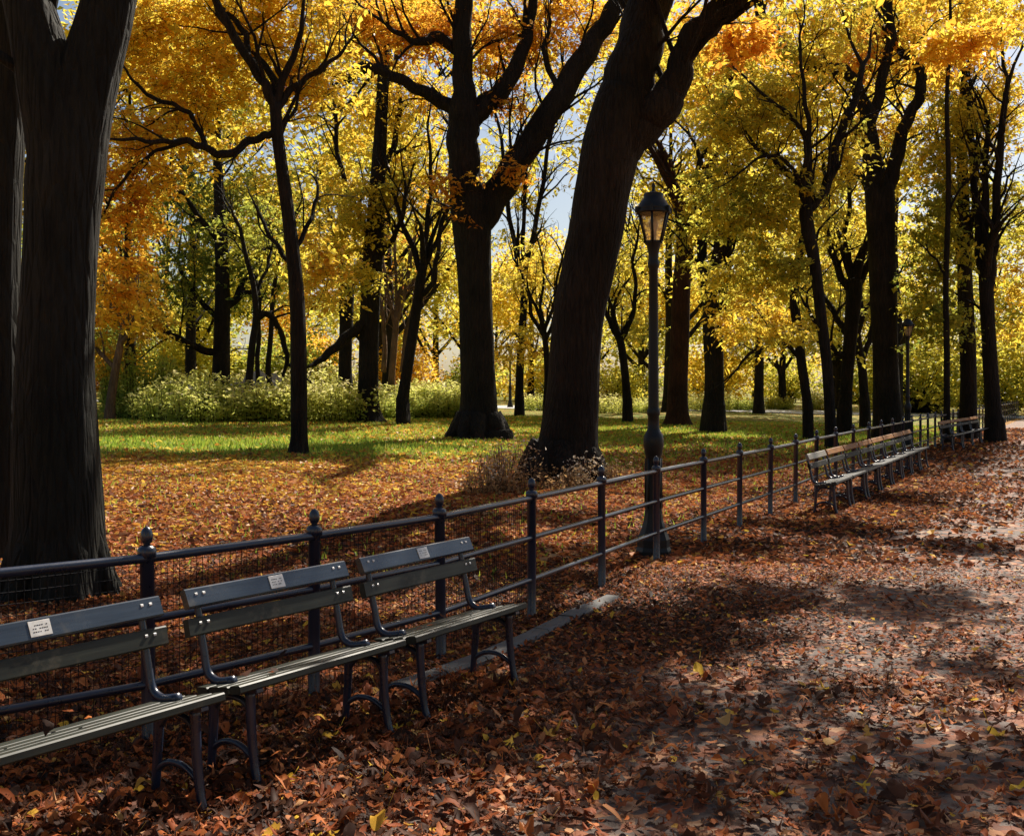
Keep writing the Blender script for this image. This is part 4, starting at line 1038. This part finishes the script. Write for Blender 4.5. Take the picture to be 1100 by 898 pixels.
# dry weeds at the foot of the great leaning tree
def weed(px, py, h, w, n, tone, label, tip=.3):
    o = shrub_kind('dry_weed', h, w, n, tone, leaf=.05, tip=tip, m=M_WEED)
    o.location = on_ground(px, py); tag(o, label, 'weed', 'dry weeds at the foot of the great leaning tree')
weed(545, 530, .78, .42, 56, .66, 'tall golden dry weeds left of the great leaning trunk')
weed(520, 532, .5, .35, 30, .55, 'lower brown dry weeds farthest left of the leaning trunk')
weed(596, 527, .45, .42, 22, .30, 'dark dry weeds against the front of the leaning trunk', tip=.1)
weed(628, 524, .55, .26, 24, .80, 'pale flowered weeds at the right foot of the leaning trunk', tip=.4)
weed(660, 520, .45, .4, 30, .48, 'low rusty weeds between the leaning trunk and the lamp', tip=.1)

# rocks
def rock(px, py, Z, s, label, seed, m=M_ROCK):
    mb = MB()
    u = np.linspace(0, pi, 14); a = np.arange(22) * 2 * pi / 22
    V = np.stack([np.sin(u)[:, None] * np.cos(a), np.sin(u)[:, None] * np.sin(a), np.cos(u)[:, None] + 0 * a], -1)
    k = 1 + .28 * ngrid(V[..., 0], V[..., 1], V[..., 2], 1.7, seed) + .1 * ngrid(V[..., 0], V[..., 1], V[..., 2], 5, seed)
    V = V * k[..., None] * np.array(s)
    V[..., 2] = np.maximum(V[..., 2], -.3 * s[2])
    n = 22; i = np.arange(13)[:, None] * n; j = np.arange(n)[None]; j2 = (j + 1) % n
    mb.add(V.reshape(-1, 3), Q=np.stack([i + j, i + n + j, i + n + j2, i + j2], -1).reshape(-1, 4), smooth=False)
    o = mb.build('boulder', m); x = (px - CX) / F * Z
    o.location = (x, Z, float(ground_z(x, Z)) + .15 * s[2]); tag(o, label, 'rock', 'boulders in the meadow')
rock(263, 415, 44, (1.0, .7, 1.3), 'dark grey boulder behind the shrubs, right of the green leaved tree', 3)
rock(288, 415, 44.5, (1.3, .8, 1.5), 'larger grey white boulder behind the shrubs beside the arching limb', 5)
rock(192, 415, 45, (1.6, .8, .9), 'low brown boulder behind the shrubs left of the green leaved tree', 8)

# ------------------------------------------------------------------ fallen leaves and grass
def scatter(n, z0, z1, power, keep, margin=2.2):
    """points on the ground in the wedge the camera (and a step to its side) looks at"""
    Z = (z0 ** power + (z1 ** power - z0 ** power) * R.uniform(0, 1, n)) ** (1 / power)
    X = R.uniform(-1, 1, n) * (Z * .47 + margin)
    k = keep(X, Z); X, Z = X[k], Z[k]
    return X, Z
def path_cover(x, y):
    d = -fence_dist(x, y)            # metres into the path
    n = .5 + .5 * ngrid(x, y, 0, 1.15, 9)
    n2 = .5 + .5 * ngrid(x, y, 0, 3.1, 12)
    edge = np.clip(1 - (d - .3) / 2.2, 0, 1)
    thin = np.where(d > 1.2, np.clip(1 - (d - 1.2) / 1.6, .5, 1), 1)
    return thin * np.clip(.40 - .26 * np.clip((d - 2.2) / 2, 0, 1) + .55 * edge + 1.0 * (n - .45) + .6 * (n2 - .5), .03, 1)
def keep_litter(x, y):
    d = fence_dist(x, y)
    c = np.where(d > .0, litter_amount(x, y), path_cover(x, y))
    return R.uniform(0, 1, len(x)) < c
def litter_tone(x, y):
    d = fence_dist(x, y); n = len(x)
    t = R.beta(1.2, 2.5, n) * .97
    t = np.where(d > 1.0, np.clip(t + np.clip((y - 7) * .022, 0, .26), 0, .93), t)      # goldener out on the lawn
    t = t + .10 * ngrid(x, y, 0, .9, 3)
    t = np.where(R.uniform(0, 1, n) < np.where(d < 0, .03, .045), R.uniform(.9, 1, n), t)
    return np.clip(t, 0, 1)
FL = MB(); FG = MB()
def near_leaf(x, y, size, lift=0):
    """leaf with midrib, lobed outline and curl: 8 triangles"""
    n = len(x); z = ground_z(x, y) + R.uniform(.006, .035, n) + np.where(fence_dist(x, y) < 0, .018, 0) + lift
    s = size * R.uniform(.4, 1.0, n) * np.where(R.uniform(0, 1, n) < .12, 1.7, 1.15)
    a = R.uniform(0, 2 * pi, n); ca, sa = np.cos(a), np.sin(a)
    curl = R.normal(.1, .35, n); tiltx = R.normal(0, .3, n); tilty = R.normal(0, .3, n)
    w = R.uniform(.6, 1.15, n)
    O = np.array([(-.5, 0), (-.32, .17), (-.08, .30), (.16, .22), (.5, 0), (.16, -.22), (-.08, -.30), (-.32, -.17), (-.12, 0), (.2, 0)])
    O = O[None] + R.normal(0, .035, (n, 10, 2))
    lx = O[..., 0] * s[:, None]; ly = O[..., 1] * s[:, None] * w[:, None]
    lz = curl[:, None] * (ly ** 2 * 6 / s[:, None] + .6 * lx ** 2 / s[:, None]) + tiltx[:, None] * lx + tilty[:, None] * ly
    lz += R.normal(0, .03, (n, 10)) * s[:, None]
    lz -= lz.min(1)[:, None] * .75
    V = np.stack([x[:, None] + lx * ca[:, None] - ly * sa[:, None], y[:, None] + lx * sa[:, None] + ly * ca[:, None], z[:, None] + lz], -1)
    T0 = np.array([(0, 8, 1), (1, 8, 2), (2, 8, 9), (2, 9, 3), (3, 9, 4), (4, 9, 5), (5, 9, 6), (6, 9, 8), (6, 8, 7), (7, 8, 0)])
    T = (np.arange(n)[:, None, None] * 10 + T0[None]).reshape(-1, 3)
    FL.add(V.reshape(-1, 3), T=T, aT=np.repeat(litter_tone(x, y), 10), smooth=True)
def far_leaf(x, y, size, lift=.03):
    k = R.uniform(0, 1, len(x)) < np.clip((fence_dist(x, y) - 3.0) / 9.0, .0, .9)
    far_leaf_(FL, x[~k], y[~k], size, lift); far_leaf_(FG, x[k], y[k], size, lift)
def far_leaf_(FL, x, y, size, lift):
    n = len(x); z = ground_z(x, y) + R.uniform(.004, lift, n) + np.where(fence_dist(x, y) < 0, .018, 0)
    leaves(FL, np.stack([x, y, z], -1), size, litter_tone(x, y), droop=0, flat=.4, width=.7)
def fine_leaf(x, y, size):
    """leaf with a 17-point outline (toothed oval or lobed), raised midrib, curl and stalk"""
    n = len(x); z = ground_z(x, y) + R.uniform(.004, .032, n) + np.where(fence_dist(x, y) < 0, .018, 0)
    s = size * np.clip(R.lognormal(0, .35, n), .35, 2.2)
    th = np.linspace(0, 2 * pi, 17)[:-1]
    lob = (R.uniform(0, 1, n) < .4)[:, None]
    el = .30 + .0 * th[None]
    oval = .5 * np.stack([np.cos(th), np.sin(th) * .58], -1)
    tooth = 1 + R.normal(0, .06, (n, 16))
    rad = np.where(lob, .5 * (.62 + .38 * np.cos(5 * th)[None]) * (1 + .12 * np.cos(th)[None]), .5)
    ox = np.where(lob, rad * np.cos(th), oval[None, :, 0]) * tooth
    oy = np.where(lob, rad * np.sin(th) * .95, oval[None, :, 1] * (1 - .25 * np.cos(th))[None]) * tooth * R.uniform(.75, 1.15, n)[:, None]
    ox = np.concatenate([ox, np.full((n, 1), .0), np.full((n, 1), -.85), np.full((n, 1), -.84)], 1)
    oy = np.concatenate([oy, np.zeros((n, 1)), R.normal(0, .08, (n, 1)), np.zeros((n, 1))], 1); oy[:, 18] = oy[:, 17] + .03
    lx = ox * s[:, None]; ly = oy * s[:, None]
    a = R.uniform(0, 2 * pi, n); ca, sa = np.cos(a), np.sin(a)
    curl = R.normal(.25, .5, n)[:, None]; cup = R.normal(.1, .45, n)[:, None]; tx = R.normal(0, .26, n)[:, None]; ty = R.normal(0, .26, n)[:, None]
    lz = curl * (lx ** 2) * 1.6 / s[:, None] + cup * np.abs(ly) + tx * lx + ty * ly + R.normal(0, .03, lx.shape) * s[:, None]
    lz -= lz.min(1)[:, None] * .7
    V = np.stack([x[:, None] + lx * ca[:, None] - ly * sa[:, None], y[:, None] + lx * sa[:, None] + ly * ca[:, None], z[:, None] + lz], -1)
    T0 = np.array([(16, k, (k + 1) % 16) for k in range(16)] + [(8, 17, 18)])
    FL.add(V.reshape(-1, 3), T=(np.arange(n)[:, None, None] * 19 + T0[None]).reshape(-1, 3), aT=np.repeat(litter_tone(x, y), 17), smooth=True)
x, y = scatter(70000, 2.2, 6.2, 2.0, keep_litter, 1.6); fine_leaf(x, y, .043)
x, y = scatter(120000, 6.2, 10, 2.0, keep_litter, 1.3); near_leaf(x, y, .044)
for (l_, r_, k_) in ((b3l, b3r, 5), (b2l, b2r, 6), (b1l, b1r, 7)):
    d_ = (r_ - l_)[:2]; nb = np.array([-d_[1], d_[0]]) / np.linalg.norm(d_)
    for q in range(k_):
        c_ = l_[:2] + d_ * R.uniform(.05, .95) + nb * R.uniform(.02, .24)
        near_leaf(c_[:1], c_[1:], .055, lift=.424)
x, y = scatter(150000, 10, 20, 2.0, keep_litter, 1.0); far_leaf(x, y, .072, .035)
x, y = scatter(110000, 20, 45, 2.0, keep_litter, 1.0); far_leaf(x, y, .105, .04)
tag(FL.build('fallen_leaves', M_LITTER, attr='tone'), 'fallen brown, red and gold leaves over path and lawn', 'leaves', kind='stuff')

tag(FG.build('lawn_leaves', M_GOLD, attr='tone'), 'golden fallen leaves lying on the sunlit lawn', 'leaves', kind='stuff')

GR = MB()
def keep_grass(x, y):
    d = fence_dist(x, y)
    return (d > .6) & (R.uniform(0, 1, len(x)) < np.clip(1.15 - litter_amount(x, y), .06, 1))
x, y = scatter(150000, 9, 46, 1.7, keep_grass, 1.0)
n = len(x); z = ground_z(x, y)
h = R.uniform(.04, .11, n); a = R.uniform(0, 2 * pi, n); wd = .008 + .0006 * y
lean = R.normal(0, .03, (n, 2))
b0 = np.stack([x - np.cos(a) * wd, y - np.sin(a) * wd, z - .01], -1); b1 = np.stack([x + np.cos(a) * wd, y + np.sin(a) * wd, z - .01], -1)
tp = np.stack([x + lean[:, 0], y + lean[:, 1], z + h], -1)
k = np.arange(n) * 3
GR.add(np.stack([b0, b1, tp], 1).reshape(-1, 3), T=np.stack([k, k + 1, k + 2], -1), aT=np.clip(R.normal(.55, .2, n) + .12 * ngrid(x, y, 0, .6, 8), 0, 1), smooth=False)
tag(GR.build('grass', M_GRASS, attr='tone'), 'short green grass showing through the leaves on the lawn', 'grass', kind='stuff')

# ------------------------------------------------------------------ light, sky, camera
sd = np.array([sin(radians(SUN_AZ)) * cos(radians(SUN_EL)), cos(radians(SUN_AZ)) * cos(radians(SUN_EL)), sin(radians(SUN_EL))])
sun = bpy.data.lights.new('sun', 'SUN'); sun.energy = 5.0; sun.angle = radians(.53); sun.color = (1.0, .91, .78)
so = bpy.data.objects.new('sun', sun); COL.objects.link(so)
from mathutils import Vector
so.rotation_euler = Vector(sd).to_track_quat('Z', 'Y').to_euler()
so.location = (0, 0, 30)
w = bpy.data.worlds.new('World'); scene.world = w; w.use_nodes = True
nt = w.node_tree
sky = nt.nodes.new('ShaderNodeTexSky'); sky.sky_type = 'NISHITA'; sky.sun_disc = False
sky.sun_elevation = radians(SUN_EL); sky.sun_rotation = radians(SUN_AZ)
sky.air_density = 1.0; sky.dust_density = 1.6
bg = nt.nodes['Background']; bg.inputs[1].default_value = .052
nt.links.new(sky.outputs[0], bg.inputs[0])

cam = bpy.data.cameras.new('camera'); co = bpy.data.objects.new('camera', cam); COL.objects.link(co)
co.location = (0, 0, CAMZ); co.rotation_euler = (pi / 2, 0, 0)
cam.sensor_fit = 'HORIZONTAL'; cam.sensor_width = 36; cam.lens = F / 1100 * 36
cam.shift_y = -31.0 / 1100
cam.clip_start = .05; cam.clip_end = 3000
scene.camera = co
vs = scene.view_settings
vs.view_transform = 'Standard'; vs.look = 'None'; vs.gamma = 1; vs.exposure = .9
scene.cycles.max_bounces = 10; scene.cycles.diffuse_bounces = 6; scene.cycles.glossy_bounces = 2
scene.cycles.transmission_bounces = 5; scene.cycles.transparent_max_bounces = 8
scene.cycles.sample_clamp_indirect = 6
scene.cycles.use_denoising = True
